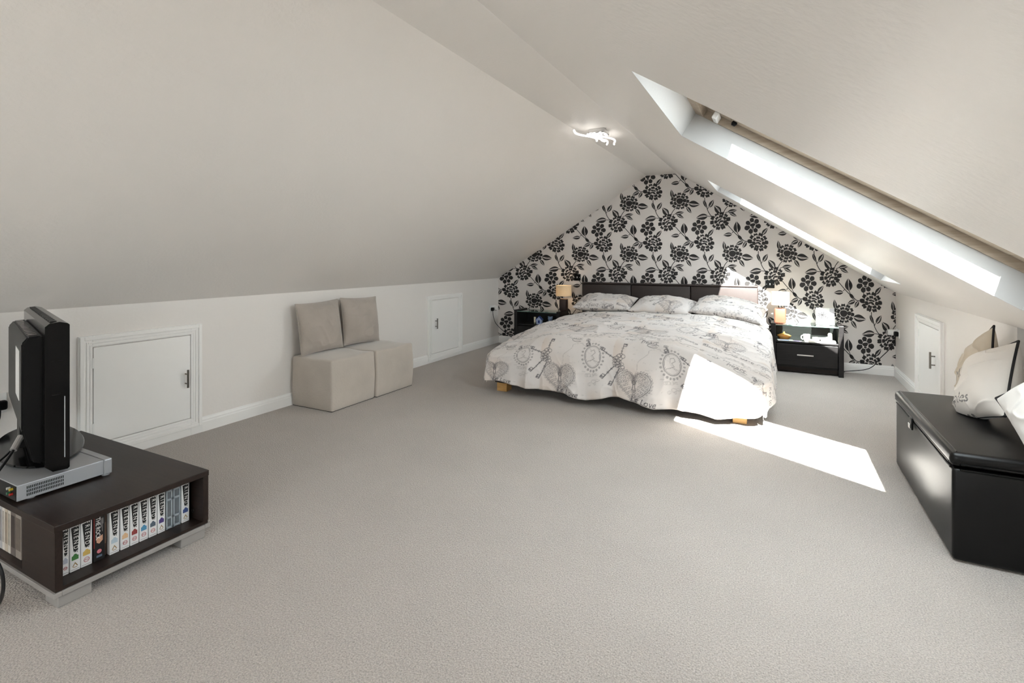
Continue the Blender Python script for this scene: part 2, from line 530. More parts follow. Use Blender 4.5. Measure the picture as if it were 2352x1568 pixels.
# ------------------------------------------------------------------ skylights
K = sqrt(1 + 0.643 ** 2)
TV_, NV_ = Vector((1, 0, -0.643)) / K, Vector((0.643, 0, 1)) / K
def slope_M(x0, y0):
    M = Matrix.Identity(4)
    M.col[0][:3] = TV_; M.col[1][:3] = (0, 1, 0); M.col[2][:3] = NV_
    M.col[3][:3] = (x0, y0, zr(x0))
    return M
def skylight(name, s, label, vis):
    xa, xb, ya, yb = s
    L, W = (xb - xa) * K, yb - ya
    M = slope_M(xa, ya)
    g = group_struct(name, (xa, ya, zr(xa)), label, 'skylight')
    D0, D1 = 0.126, 0.27
    # plastered lining: four boards
    t = 0.02
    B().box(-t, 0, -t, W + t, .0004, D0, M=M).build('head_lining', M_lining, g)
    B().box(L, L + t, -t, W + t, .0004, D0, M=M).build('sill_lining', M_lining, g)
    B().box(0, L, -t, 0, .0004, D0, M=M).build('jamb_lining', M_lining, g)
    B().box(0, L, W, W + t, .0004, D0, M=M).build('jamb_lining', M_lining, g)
    fw = 0.045
    for q in ((-t, fw, -t, W + t), (L - fw, L + t, -t, W + t), (fw, L - fw, -t, .012), (fw, L - fw, W - .012, W + t)):
        B().box(q[0], q[1], q[2], q[3], D0, D1, bev=.001, M=M).build('window_frame', M_pine, g)
    sh, ss, sd = .18, .15, .10    # visible sash width at head, sill, sides
    for q in ((fw, sh, .012, W - .012), (L - ss, L - fw, .012, W - .012), (sh, L - ss, .012, sd), (sh, L - ss, W - sd, W - .012)):
        B().box(q[0], q[1], q[2], q[3], D0 + .035, D1 - .02, bev=.004, M=M).build('sash_rail', M_pine, g)
    B().box(sh - .01, L - ss + .01, sd - .01, W - sd + .01, D0 + .07, D0 + .076, M=M).build('pane', M_glass, g)
    # pivot bracket and vent bar near the head
    h = B().box(.10, .125, W - .10, W - .006, D0 + .0, D0 + .034, bev=.004, M=M); h.build('hinge_bracket', M_plate, g)
    h = B().lathe([(.012, 0), (.014, .01), (.009, .02)], 12, M=M @ Matrix.Translation((.20, W - .055, D0 + .035)) @ Matrix.Rotation(pi, 4, 'X'))
    h.build('pivot_knob', M_black, g, smooth=True)
    h = B().tube([M @ Vector(p) for p in ((.075, W * .3, D0 + .02), (.075, W * .7, D0 + .02))], .008); h.build('vent_bar', M_silver, g, smooth=True)
    c = M @ Vector((L / 2, W / 2, D1 + .02))
    R = Matrix.Identity(4)
    R.col[0][:3] = TV_; R.col[1][:3] = (0, 1, 0); R.col[2][:3] = NV_
    portal('skylight_portal', Matrix.Translation(c) @ R, L - .2, W - .1)
    return g
skylight('window_1', SKY[0], 'large skylight nearest the viewpoint in the right slope, sunlit white reveal', True)
skylight('window_2', SKY[1], 'farther skylight in the right slope beside the wallpapered wall', True)
g = group_struct('added_dormer_window', (DM[3], (DM[0] + DM[1]) / 2, ZKR), 'wide unseen dormer window added right of the viewpoint for fill light', 'window')
for q in ((DM[0], DM[1], ZKR, ZKR + .06), (DM[0], DM[1], DM[2] - .06, DM[2]), (DM[0], DM[0] + .07, ZKR + .06, DM[2] - .06), (DM[1] - .07, DM[1], ZKR + .06, DM[2] - .06), (-2.13, -2.07, ZKR + .06, DM[2] - .06)):
    B().box(DM[3], DM[3] + .07, q[0], q[1], q[2], q[3]).build('window_frame', M_white, g)
for (ya_, yb_) in ((DM[0] + .07, -2.13), (-2.07, DM[1] - .07)):
    B().box(DM[3] + .03, DM[3] + .034, ya_, yb_, ZKR + .06, DM[2] - .06).build('pane', M_glass, g)
Mp = Matrix.Translation((DM[3] + .09, (DM[0] + DM[1]) / 2, (ZKR + DM[2]) / 2)) @ Vector((-1, 0, 0)).to_track_quat('-Z', 'Y').to_matrix().to_4x4()
portal('window_portal', Mp, DM[2] - ZKR if False else DM[1] - DM[0], DM[2] - ZKR)

# ------------------------------------------------------------------ wallpapered gable wall with its floral print
GAB = [(XL, 0), (XREC if False else XR, 0), (XR, ZKR), (XCR, ZC), (XCL, ZC), (XL, ZKL)]
b = B(); b.prism(GAB, YB, YB + 0.1, 'y')
wall_back = struct(b.build('wall_back', M_paper), 'gable wall papered with black roses on silver beige', 'wall')

def ring_petals(cx, cy, r0, r1, n, gap, phase=0.0, sx=1.0, sy=1.0, bumps=2, jit=0.0, seed=0):
    rs = random.Random(seed)
    out = []
    for i in range(n):
        a0 = phase + 2 * pi * i / n + gap / 2; a1 = phase + 2 * pi * (i + 1) / n - gap / 2
        rr1 = r1 * (1 + jit * (rs.random() - .5)); rr0 = r0 * (1 + jit * .6 * (rs.random() - .5))
        pts = []
        N = 7
        for k in range(N + 1):
            t = k / N; a = a0 + (a1 - a0) * t
            edge = 1 - 0.15 * (abs(2 * t - 1)) ** 4
            rr = rr1 * edge * (1 + 0.05 * math.cos(bumps * 2 * pi * t + pi))
            pts.append((cx + rr * cos(a) * sx, cy + rr * sin(a) * sy))
        for k in range(4):
            t = 1 - k / 3; a = a0 + (a1 - a0) * t
            rr = rr0 * (1 + 0.12 * (1 - abs(2 * t - 1)))
            pts.append((cx + rr * cos(a) * sx, cy + rr * sin(a) * sy))
        out.append(pts)
    return out
def blob(cx, cy, rx, ry, n=10, rot=0.0, wob=0.08, ph=0.0):
    o = []
    for i in range(n):
        a = 2 * pi * i / n; r = 1 + wob * sin(3 * a + ph)
        x, y = rx * r * cos(a), ry * r * sin(a)
        o.append((cx + x * cos(rot) - y * sin(rot), cy + x * sin(rot) + y * cos(rot)))
    return o
def rot_polys(ps, cx, cy, ang):
    c, s = cos(ang), sin(ang)
    return [[(cx + (x - cx) * c - (y - cy) * s, cy + (x - cx) * s + (y - cy) * c) for x, y in p] for p in ps]
def rose_open(cx, cy, r):
    P = ring_petals(cx, cy, .72 * r, 1.02 * r, 11, .06, .2, jit=.06, seed=1)
    P += ring_petals(cx, cy, .40 * r, .70 * r, 7, .08, .5, jit=.04, seed=2)
    P.append(blob(cx, cy, .375 * r, .37 * r, 12, 0, .05))
    return [[(x, cy + (y - cy) * .88) for x, y in p] for p in P]
def peony(cx, cy, r, ang=0.0, seed=3):
    P = ring_petals(cx, cy, .68 * r, 1.02 * r, 10, .07, .1, jit=.12, seed=seed)
    P += ring_petals(cx + .04 * r, cy - .02 * r, .37 * r, .66 * r, 7, .10, .7, jit=.10, seed=seed + 1)
    P.append(blob(cx - .14 * r, cy + .10 * r, .19 * r, .10 * r, 9, .6))
    P.append(blob(cx + .15 * r, cy - .10 * r, .22 * r, .12 * r, 9, -.4))
    P.append(blob(cx + .12 * r, cy + .17 * r, .15 * r, .09 * r, 9, .2))
    P.append(blob(cx - .10 * r, cy - .18 * r, .16 * r, .09 * r, 9, .9))
    return rot_polys([[(x, cy + (y - cy) * .86) for x, y in p] for p in P], cx, cy, ang)
def bloom_small(cx, cy, r):
    P = ring_petals(cx, cy, .42 * r, 1.02 * r, 7, .12, .35, bumps=1, jit=.12, seed=9)
    P.append(blob(cx, cy + .08 * r, .36 * r, .25 * r, 10, .2, .14))
    P.append(blob(cx + .02 * r, cy - .28 * r, .20 * r, .10 * r, 8))
    return P
def leaf(cx, cy, ln, wd, ang, slit=True):
    up, lo = [], []
    N = 8
    for i in range(N + 1):
        t = i / N
        x = -ln / 2 + ln * t
        w = wd / 2 * (sin(pi * t ** .8)) ** .9
        up.append((x, w)); lo.append((x, -w))
    g = .04 * wd
    A = [(x, max(y, g)) for x, y in up] + [(ln / 2, g), (-ln / 2, g)]
    out = [A]
    inner = [(x * .80, min(y * .42, -g * 1.5)) for x, y in lo]
    if slit:
        Bp = [(x, min(y, -g)) for x, y in lo] + [p for p in reversed(inner)]
        out.append(Bp)
        out.append([(x * .8, -g) for x, y in lo] + [(x * .72, min(y * .55, -g)) for x, y in reversed(inner)])
    else:
        out.append([(x, min(y, -g)) for x, y in lo] + [(ln / 2, -g), (-ln / 2, -g)])
    c, s = cos(ang), sin(ang)
    return [[(cx + x * c - y * s, cy + x * s + y * c) for x, y in p] for p in out]
def ribbon(pts, w):
    P = smooth_pts([(x, y, 0) for x, y in pts], 5)
    out = []
    L, R = [], []
    for i, p in enumerate(P):
        t = (P[min(i + 1, len(P) - 1)] - P[max(i - 1, 0)]).normalized()
        n = Vector((-t.y, t.x, 0)) * w / 2
        L.append(p + n); R.append(p - n)
    for i in range(len(P) - 1):
        out.append([(q.x, q.y) for q in (L[i], L[i + 1], R[i + 1], R[i])])
    return out
def paper_tile():
    """one repeat, in units of 1/470 of the repeat width, y up, origin on the open rose"""
    P = []
    P += rose_open(0, 0, 84)
    P += leaf(-72, 70, 78, 32, radians(98))
    P += leaf(130, -33, 104, 58, radians(-8)); P += leaf(84, -84, 74, 32, radians(-55))
    P += peony(225, 98, 86, radians(-25), 3)
    P += ribbon([(105, 106), (125, 104), (150, 104)], 6)
    P += leaf(62, 90, 72, 34, radians(205)); P += leaf(106, 74, 62, 32, radians(240)); P += leaf(68, 134, 64, 26, radians(-48), False)
    P += ribbon([(-40, 245), (0, 200), (45, 155), (90, 118), (105, 106)], 6)
    P += leaf(40, 228, 98, 62, radians(95)); P += leaf(-42, 164, 78, 36, radians(185))
    P += ribbon([(40, 185), (52, 160), (60, 143)], 5)
    P += ribbon([(-5, 178), (10, 190)], 5)
    P += bloom_small(175, 236, 66)
    P += ribbon([(160, 172), (164, 155), (172, 140)], 5)
    P += leaf(280, 186, 76, 34, radians(50)); P += ribbon([(255, 155), (262, 165)], 5)
    P += ribbon([(225, 20), (226, -10), (240, -50), (252, -95), (275, -135), (300, -158)], 6)
    P += leaf(228, -38, 74, 26, radians(-68), False); P += leaf(285, -36, 78, 38, radians(58))
    P += ribbon([(258, -66), (250, -84)], 5)
    P += peony(360, -190, 86, radians(20), 21)
    P += leaf(338, -88, 88, 54, radians(128)); P += ribbon([(362, -112), (384, -128)], 5)
    P += ribbon([(392, -122), (404, -95), (432, -60)], 6)
    P += leaf(470, -108, 82, 32, radians(8)); P += leaf(476, -138, 74, 28, radians(-28)); P += ribbon([(405, -125), (420, -118), (438, -112)], 5)
    P += leaf(200, -150, 106, 54, radians(188)); P += ribbon([(250, -146), (275, -148), (292, -152)], 5)
    return P
def clip_poly(p, hull):
    # Sutherland-Hodgman against a convex outline given anticlockwise
    out = p
    for i in range(len(hull)):
        a, c = hull[i], hull[(i + 1) % len(hull)]
        ins = lambda q: (c[0] - a[0]) * (q[1] - a[1]) - (c[1] - a[1]) * (q[0] - a[0]) >= 0
        src, out = out, []
        for j in range(len(src)):
            s, e = src[j - 1], src[j]
            si, ei = ins(s), ins(e)
            if si != ei:
                d1 = (c[0] - a[0]) * (s[1] - a[1]) - (c[1] - a[1]) * (s[0] - a[0])
                d2 = (c[0] - a[0]) * (e[1] - a[1]) - (c[1] - a[1]) * (e[0] - a[0])
                t = d1 / (d1 - d2)
                out.append((s[0] + t * (e[0] - s[0]), s[1] + t * (e[1] - s[1])))
            if ei: out.append(e)
        if len(out) < 3: return None
    return out
tile = paper_tile()
hull = [(XL, 0.1), (XR, 0.1), (XR, ZKR), (XCR, ZC), (XCL, ZC), (XL, ZKL)]
bm = bmesh.new()
for ki in range(-5, 5):
    for kj in range(-3, 3):
        for p in tile:
            q = []
            for (u, v) in p:
                uu = ki + u / 470.0
                q.append((-1.04 + 0.603 * uu - 0.0147 * uu * uu, 1.259 + 0.64 * (kj + v / 475.0)))
            if max(t[0] for t in q) < XL or min(t[0] for t in q) > XR or max(t[1] for t in q) < 0.1: continue
            q = clip_poly(q, hull)
            if not q: continue
            try:
                bm.faces.new([bm.verts.new((x, YB - 0.0012, z)) for x, z in q])
            except ValueError: pass
bmesh.ops.triangulate(bm, faces=bm.faces[:])
bmesh.ops.recalc_face_normals(bm, faces=bm.faces[:])
me = bpy.data.meshes.new('floral_print'); bm.to_mesh(me); bm.free(); me.materials.append(M_flock)
o = bpy.data.objects.new('floral_print', me); col.objects.link(o); o.parent = wall_back
o['label'] = 'black flock roses and leaves printed on the paper'; o['kind'] = 'stuff'

# ------------------------------------------------------------------ baseboards
SKP = [(0, 0), (.016, 0), (.016, .066), (.013, .072), (.013, .082), (.008, .092), (.006, .100), (0, .100)]
def skirting(name, runs, label):
    b = B()
    for (p, q, n) in runs:      # from p to q on the wall line, n = direction into the room
        p = Vector((p[0], p[1], 0)); q = Vector((q[0], q[1], 0)); n = Vector((n[0], n[1], 0))
        A = [b.bm.verts.new(p + n * d + Vector((0, 0, z))) for d, z in SKP]
        C = [b.bm.verts.new(q + n * d + Vector((0, 0, z))) for d, z in SKP]
        for i in range(len(SKP)):
            j = (i + 1) % len(SKP)
            b.bm.faces.new((A[i], A[j], C[j], C[i]))
        b.bm.faces.new(A); b.bm.faces.new(list(reversed(C)))
    return struct(b.build(name, M_white), label, 'baseboard')
skirting('baseboard_left', [((XL, YF), (XL, 1.46), (1, 0)), ((XL, 2.167), (XL, 4.753), (1, 0)), ((XL, 5.474), (XL, YB), (1, 0))],
         'white moulded baseboard along the left knee wall')
skirting('baseboard_back', [((XL + .016, YB), (XR - .016, YB), (0, -1))], 'white moulded baseboard below the floral wallpaper')
skirting('baseboard_right', [((XR, YREC), (XR, 4.735), (-1, 0)), ((XR, 5.516), (XR, YB), (-1, 0)), ((XREC, YF), (XREC, YREC), (-1, 0))],
         'white moulded baseboard along the right knee wall')

# ------------------------------------------------------------------ eaves hatch doors
def hatch(name, xw, dx, y0, y1, z1, ly0, ly1, lz0, lz1, hinge_y, handle_y, hz0, hz1, label):
    g = group_struct(name, (xw, (y0 + y1) / 2, 0), label, 'door')
    def bx(a0, a1, d0, d1, c0, c1, bev=0.0):
        xs = sorted((xw + dx * d0, xw + dx * d1))
        return B().box(xs[0], xs[1], a0, a1, c0, c1, bev=bev)
    gap = .005
    def bar(lo_y, hi_y, lo_z, hi_z, nm, inner):
        # stepped architrave: flat outer band, raised bead, inner band
        bb = bx(lo_y, hi_y, 0, .016, lo_z, hi_z, .002)
        o = bb.build(nm, M_white, g)
        return o
    iy0, iy1, iz0, iz1 = ly0 - gap, ly1 + gap, lz0 - gap, lz1 + gap
    for (a0, a1, c0, c1) in ((y0, iy0, 0, z1), (iy1, y1, 0, z1), (iy0, iy1, iz1, z1), (iy0, iy1, 0, iz0)):
        fr = bar(a0, a1, c0, c1, 'architrave', None)
    # mouldings standing proud on the architrave
    w1, w2 = .020, .038
    def mould(off, wd, pr):
        b2 = B()
        Y0, Y1, Z0, Z1 = y0 + off, y1 - off, max(0.0, iz0 - (iy0 - y0) + off), z1 - off
        xs = sorted((xw + dx * .0155, xw + dx * pr))
        for (a0, a1, c0, c1) in ((Y0, Y0 + wd, Z0, Z1), (Y1 - wd, Y1, Z0, Z1), (Y0 + wd, Y1 - wd, Z1 - wd, Z1), (Y0 + wd, Y1 - wd, Z0, Z0 + wd)):
            b2.box(xs[0], xs[1], a0, a1, c0, c1, bev=.003)
        b2.build('moulding', M_white, g)
    mould(.004, .022, .026); mould(.036, .010, .021); mould(.054, .008, .019)
    lf = bx(ly0, ly1, .002, .015, lz0, lz1, .002).build('door_leaf', M_white, g)
    # bar handle on two posts
    hb = B()
    xh = xw + dx * .045
    hb.cyl((xh, handle_y, hz0), (xh, handle_y, hz1), .007, 12)
    for zz in (hz0 + (hz1 - hz0) * .22, hz0 + (hz1 - hz0) * .75):
        hb.cyl((xw + dx * .0145, handle_y, zz), (xh, handle_y, zz), .0045, 10)
    hd = hb.build('handle', M_steel, g, smooth=True); hd['label'] = 'brushed steel bar handle'
    for zz in (lz0 + .09, lz1 - .09):
        bx(hinge_y - .006, hinge_y + .006, .0145, .0185, zz - .03, zz + .03, .001).build('hinge', M_plate, g)
    return g
hatch('door_1', XL, 1, 1.46, 2.167, .752, 1.533, 2.087, .12, .681, 1.530, 2.055, .335, .455,
      'white square hatch door nearest the television, steel handle on its right')
hatch('door_2', XL, 1, 4.753, 5.474, .770, 4.83, 5.385, .10, .715, 5.388, 4.90, .385, .505,
      'white hatch door beyond the suede seats, handle on its left')
hatch('door_3', XR, -1, 4.735, 5.516, .735, 4.83, 5.42, .10, .665, 5.424, 4.92, .365, .49,
      'white hatch door in the right wall behind the black ottoman')

# ------------------------------------------------------------------ sockets, switches and plugs
def plate(name, c, n, w, h, m, label, toggles=(), cat='socket', tm=None):
    """c = centre on the wall, n = normal into the room"""
    t = thing(name, c, label, cat)
    n = Vector(n); s = Vector((0, 0, 1)).cross(n)
    M = Matrix.Identity(4); M.col[0][:3] = s; M.col[1][:3] = n; M.col[2][:3] = (0, 0, 1); M.col[3][:3] = c
    B().box(-w / 2, w / 2, 0, .009, -h / 2, h / 2, bev=.003, M=M).build('face_plate', m, t)
    for (u, v) in toggles:
        B().box(u - .006, u + .006, .0085, .017, v - .011, v + .011, bev=.002, M=M).build('rocker', tm or M_plate, t)
    for u in (-w / 2 + .011, w / 2 - .011):
        B().lathe([(.0035, 0), (.0035, .0105)], 10, M=M @ Matrix.Translation((u, 0, 0)) @ Matrix.Rotation(-pi / 2, 4, 'X')).build('screw', M_chrome, t)
    return t, M
plate('light_switch', (-.063, YB, .914), (0, -1, 0), .092, .088, M_blackgloss, 'black wall switch with a chrome toggle above the sunlit lamp', [(0, 0)], 'switch', M_chrome)
plate('light_switch', (-2.349, YB, .953), (0, -1, 0), .092, .088, M_blackgloss, 'black wall switch half hidden behind the lit lamp', [(0, 0)], 'switch', M_chrome)
plate('wall_socket', (XL, 1.085, .457), (1, 0, 0), .146, .100, M_plate, 'white double socket on the wall behind the television', [(-.03, .028), (.03, .028)])
plate('wall_socket', (XL, 6.27, .50), (1, 0, 0), .146, .088, M_plate, 'white double socket on the left wall near the floral paper', [(-.03, .026), (.03, .026)])
plate('wall_socket', (XR, 6.32, .455), (-1, 0, 0), .146, .088, M_plate, 'white double socket on the right wall near the floral paper', [(-.03, .026), (.03, .026)])

def plug(c, n, cord, label, m=None, up=False):
    t = thing('power_plug', c, label, 'plug')
    n = Vector(n); s = Vector((0, 0, 1)).cross(n)
    M = Matrix.Identity(4); M.col[0][:3] = s; M.col[1][:3] = n; M.col[2][:3] = (0, 0, 1); M.col[3][:3] = c
    bb = B().box(-.026, .026, 0, .036, -.024, .024, bev=.010, seg=3, M=M)
    bb.build('plug_body', m or M_black, t, smooth=True)
    B().tube(smooth_pts(cord, 6), .0038, 8).build('cord', m or M_black, t, smooth=True)
    return t
plug((XL + .009, 1.125, .450), (1, 0, 0), [(XL + .03, 1.125, .43), (XL + .035, 1.115, .37), (XL + .06, 1.06, .31), (XL + .12, 0.98, .27), (XL + .2, .93, .22), (XL + .26, .90, .10), (XL + .3, .8, .01)],
     'black plug in the socket behind the television')
plug((XL + .009, 6.235, .495), (1, 0, 0), [(XL + .03, 6.235, .475), (XL + .035, 6.24, .40), (XL + .05, 6.28, .30), (XL + .12, 6.34, .20), (XL + .22, 6.38, .12), (XL + .32, 6.41, .04), (XL + .40, 6.42, .01)],
     'black plug with a trailing flex in the left wall socket')
t = thing('plug_adapter', (XL + .009, 6.32, .50), 'white plug-in adapter beside the black plug on the left wall', 'adapter')
B().box(XL + .009, XL + .055, 6.295, 6.35, .478, .535, bev=.008, seg=3).build('adapter_body', M_plate, t, smooth=True)
B().cyl((XL + .032, 6.322, .478), (XL + .032, 6.322, .468), .006).build('cord_grip', M_black, t)
plug((XR - .009, 6.275, .452), (-1, 0, 0), [(XR - .03, 6.275, .43), (XR - .04, 6.29, .37), (XR - .07, 6.36, .28), (XR - .14, 6.39, .18), (XR - .20, 6.40, .09), (XR - .28, 6.405, .045), (XR - .45, 6.405, .012), (.64, 6.40, .008)],
     'black plug with a flex running down the floral wall')
t = thing('plug_adapter', (XR - .009, 6.355, .455), 'pale plug-in unit in the right wall socket', 'adapter')
B().box(XR - .085, XR - .009, 6.325, 6.385, .430, .485, bev=.006, seg=3).build('adapter_body', M_plate, t, smooth=True)
B().box(XR - .097, XR - .0845, 6.34, 6.37, .442, .472, bev=.003).build('adapter_lens', M_grey, t)

# ------------------------------------------------------------------ ceiling light
t = thing('ceiling_light', (-1.265, 4.0, ZC), 'chrome ceiling light with wavy glowing strips on the ridge ceiling', 'ceiling light')
B().box(-1.335, -1.205, 3.92, 4.06, ZC - .035, ZC, bev=.006).build('ceiling_plate', M_chrome, t)
def wave(p0, p1, amp, ph, z):
    p0 = Vector((p0[0], p0[1], z)); p1 = Vector((p1[0], p1[1], z)); d = p1 - p0
    n = Vector((-d.y, d.x, 0)).normalized()
    return [p0 + d * k / 24 + n * amp * sin(2 * pi * k / 24 + ph) for k in range(25)]
for (p0, p1, a, ph, z) in (((-1.375, 3.70), (-1.33, 4.12), .030, 0.0, 2.182), ((-1.285, 3.84), (-1.275, 4.26), .030, .4, 2.176),
                           ((-1.225, 3.88), (-1.21, 4.30), .030, 1.0, 2.180), ((-1.31, 3.88), (-1.26, 4.18), .026, 2.2, 2.186)):
    w = wave(p0, p1, a, ph, z)
    s = B().tube(w, .0075, 8).build('light_strip', M_led, t, smooth=True)
    mid = w[12] if abs(w[12].y - 3.99) < .06 else min(w, key=lambda q: abs(q.y - 3.99))
    B().cyl((mid.x, mid.y, z + .005), (max(-1.33, min(-1.21, mid.x)), mid.y, ZC - .034), .005, 10).build('support_stem', M_chrome, s)

# ------------------------------------------------------------------ bed
bed = thing('double_bed', (-1.22, 5.2, 0), 'wide bed with dark brown leather headboard and pale wooden block feet', 'bed')
for (x0, x1, y0, y1) in ((-2.26, -2.16, 4.08, 4.18), (-.285, -.19, 4.075, 4.175), (-2.24, -2.14, 6.2, 6.3), (-.3, -.2, 6.2, 6.3)):
    B().box(x0, x1, y0, y1, 0, .078, bev=.004).build('foot', M_oak, bed)['label'] = 'pale wooden block foot'
B().box(-2.275, -2.235, 4.07, 6.34, .078, .205, bev=.004).build('side_rail', M_leather, bed)
B().box(-.205, -.165, 4.07, 6.34, .078, .205, bev=.004).build('side_rail', M_leather, bed)
B().box(-2.235, -.205, 4.065, 4.10, .078, .205, bev=.004).build('foot_rail', M_leather, bed)
B().box(-2.235, -.205, 4.10, 6.34, .16, .19).build('slatted_base', M_leather, bed)
hb = B().box(-2.25, -.18, 6.385, 6.432, .06, .87, bev=.008).build('headboard', M_leather, bed)
for (x0, x1) in ((-2.25, -1.612), (-1.608, -.905), (-.901, -.18)):
    p = B().box(x0, x1, 6.345, 6.39, .25, .875, bev=.012, seg=3)
    p.build('headboard_panel', M_leather, hb, smooth=True)
B().box(-2.25, -.18, 6.340, 6.434, .876, .897, bev=.008, seg=3).build('headboard_cap', M_leather, hb, smooth=True)
mt = B().box(-2.16, -.28, 4.20, 6.335, .192, .39, bev=.07, seg=4).build('mattress', M_mattress, None, smooth=True)
tag(mt, 'white mattress on the bed, hidden under the printed duvet', 'mattress')

# --- print drawn on the bed linen: one repeat rasterised into an array (darkness 0..1)
TW, TH, PX = 0.62, 0.82, 0.0025
NX, NY = int(TW / PX), int(TH / PX)
ink = np.zeros((NY, NX)); tint = np.zeros((NY, NX))
def seg_draw(A, p, q, w, d):
    x0, x1 = min(p[0], q[0]) - w - PX, max(p[0], q[0]) + w + PX
    y0, y1 = min(p[1], q[1]) - w - PX, max(p[1], q[1]) + w + PX
    ix = np.arange(int(math.floor(x0 / PX)), int(math.ceil(x1 / PX)) + 1)
    iy = np.arange(int(math.floor(y0 / PX)), int(math.ceil(y1 / PX)) + 1)
    X, Y = np.meshgrid(ix * PX, iy * PX)
    dx, dy = q[0] - p[0], q[1] - p[1]
    L2 = dx * dx + dy * dy + 1e-12
    t = np.clip(((X - p[0]) * dx + (Y - p[1]) * dy) / L2, 0, 1)
    dist = np.hypot(X - p[0] - t * dx, Y - p[1] - t * dy)
    v = d * np.clip((w / 2 + PX * .6 - dist) / (PX * 1.2), 0, 1)
    JX, JY = np.meshgrid(ix % NX, iy % NY)
    A[JY, JX] = np.maximum(A[JY, JX], v)
def stroke(pts, w=.004, d=.8, A=None):
    A = ink if A is None else A
    for p, q in zip(pts, pts[1:]): seg_draw(A, p, q, w, d)
def ell(cx, cy, rx, ry, w=.004, d=.8, n=28, a0=0, a1=2 * pi, rot=0.0):
    pts = []
    for i in range(n + 1):
        a = a0 + (a1 - a0) * i / n
        x, y = rx * cos(a), ry * sin(a)
        pts.append((cx + x * cos(rot) - y * sin(rot), cy + x * sin(rot) + y * cos(rot)))
    stroke(pts, w, d)
def key(cx, cy, ang, ln, s=1.0, d=.85):
    T = lambda x, y: (cx + x * cos(ang) - y * sin(ang), cy + x * sin(ang) + y * cos(ang))
    for (ox, oy, r) in ((0, .015, .014), (0, -.015, .014), (-.018, 0, .013)):
        c = T(ox * s, oy * s); ell(c[0], c[1], r * s, r * s, .004, d, 14)
    c = T(.016 * s, 0); ell(c[0], c[1], .007 * s, .012 * s, .004, d, 10, rot=ang)
    stroke([T(.02 * s, 0), T(ln, 0)], .0075, d * .95)
    for k in (.35, .6): stroke([T(ln * k, -.008), T(ln * k, .008)], .005, d)
    stroke([T(ln - .03, 0), T(ln - .03, -.024), T(ln - .012, -.024), T(ln - .012, -.008), T(ln - .006, -.024), T(ln, -.024), T(ln, 0)], .006, d)
def script(s, cx, cy, size, d=.75, shear=.35, ang=0.0):
    V, F = text_geo(s, size, shear)
    ca, sa = cos(ang), sin(ang)
    for f in F:
        P = V[list(f)]
        P = np.c_[P[:, 0] * ca - P[:, 1] * sa + cx, P[:, 0] * sa + P[:, 1] * ca + cy]
        for k in range(1, len(P) - 1):
            a, b_, c = P[0], P[k], P[k + 1]
            lo = np.floor(np.minimum(np.minimum(a, b_), c) / PX).astype(int); hi = np.ceil(np.maximum(np.maximum(a, b_), c) / PX).astype(int)
            ix = np.arange(lo[0], hi[0] + 1); iy = np.arange(lo[1], hi[1] + 1)
            X, Y = np.meshgrid(ix * PX, iy * PX)
            e = lambda p, q: (q[0] - p[0]) * (Y - p[1]) - (q[1] - p[1]) * (X - p[0])
            e0, e1, e2 = e(a, b_), e(b_, c), e(c, a)
            tol = 2e-6
            m = ((e0 >= -tol) & (e1 >= -tol) & (e2 >= -tol)) | ((e0 <= tol) & (e1 <= tol) & (e2 <= tol))
            JX, JY = np.meshgrid(ix % NX, iy % NY)
            ink[JY, JX] = np.maximum(ink[JY, JX], m * d)
rs = random.Random(5)
# lace heart with a keyhole, low on the drop
HX, HY = .17, .135
def heart(t, s):
    return (HX + s * 16 * sin(t) ** 3 / 16, HY + s * (13 * cos(t) - 5 * cos(2 * t) - 2 * cos(3 * t) - cos(4 * t)) / 16)
for s_, d_ in ((.135, .75), (.122, .5)):
    stroke([heart(2 * pi * i / 60, s_) for i in range(61)], .004, d_)
for i in range(46):
    p = heart(2 * pi * i / 46, .143); ell(p[0], p[1], .008, .008, .003, .65, 8)
for sc_ in (.108, .088, .068, .05):
    n_ = int(sc_ * 300)
    for i in range(n_):
        p = heart(2 * pi * (i + .5 * (n_ % 2)) / n_, sc_); ell(p[0], p[1], .0085, .0085, .003, .62, 8)
ell(HX, HY + .02, .014, .014, .005, .9, 14); stroke([(HX - .005, HY + .008), (HX - .012, HY - .045), (HX + .012, HY - .045), (HX + .005, HY + .008)], .005, .9)
script('Le Love', HX + .075, HY - .105, .062, .85)
# cluster of crossed keys
KX, KY = .035, .30
for (a, l, ox, oy) in ((150, .15, -.01, .03), (85, .13, .03, .06), (228, .16, -.01, -.02), (245, .19, .03, -.03)):
    key(KX + ox, KY + oy, radians(a), l, 1.15)
ell(KX + .005, KY, .03, .034, .005, .7, 20); ell(KX + .005, KY, .018, .02, .004, .7, 16)
# cameo oval in a dotted frame
OX, OY = .455, .335
ell(OX, OY, .066, .095, .005, .7, 34); ell(OX, OY, .058, .086, .003, .5, 34)
for i in range(22):
    a = 2 * pi * i / 22; ell(OX + .088 * cos(a), OY + .118 * sin(a), .006, .006, .005, .65, 6)
stroke([(OX - .02, OY + .04), (OX + .01, OY + .055), (OX + .02, OY + .03), (OX - .005, OY + .005), (OX + .015, OY - .02), (OX - .02, OY - .04)], .004, .55)
stroke([(OX - .045, OY - .045), (OX, OY - .03), (OX + .045, OY - .045)], .004, .5)
for i in range(9):
    x_ = OX + rs.uniform(-.05, .05); y_ = OY - .13 - rs.uniform(0, .09); ell(x_, y_, rs.uniform(.008, .02), rs.uniform(.006, .014), .003, .3, 12)
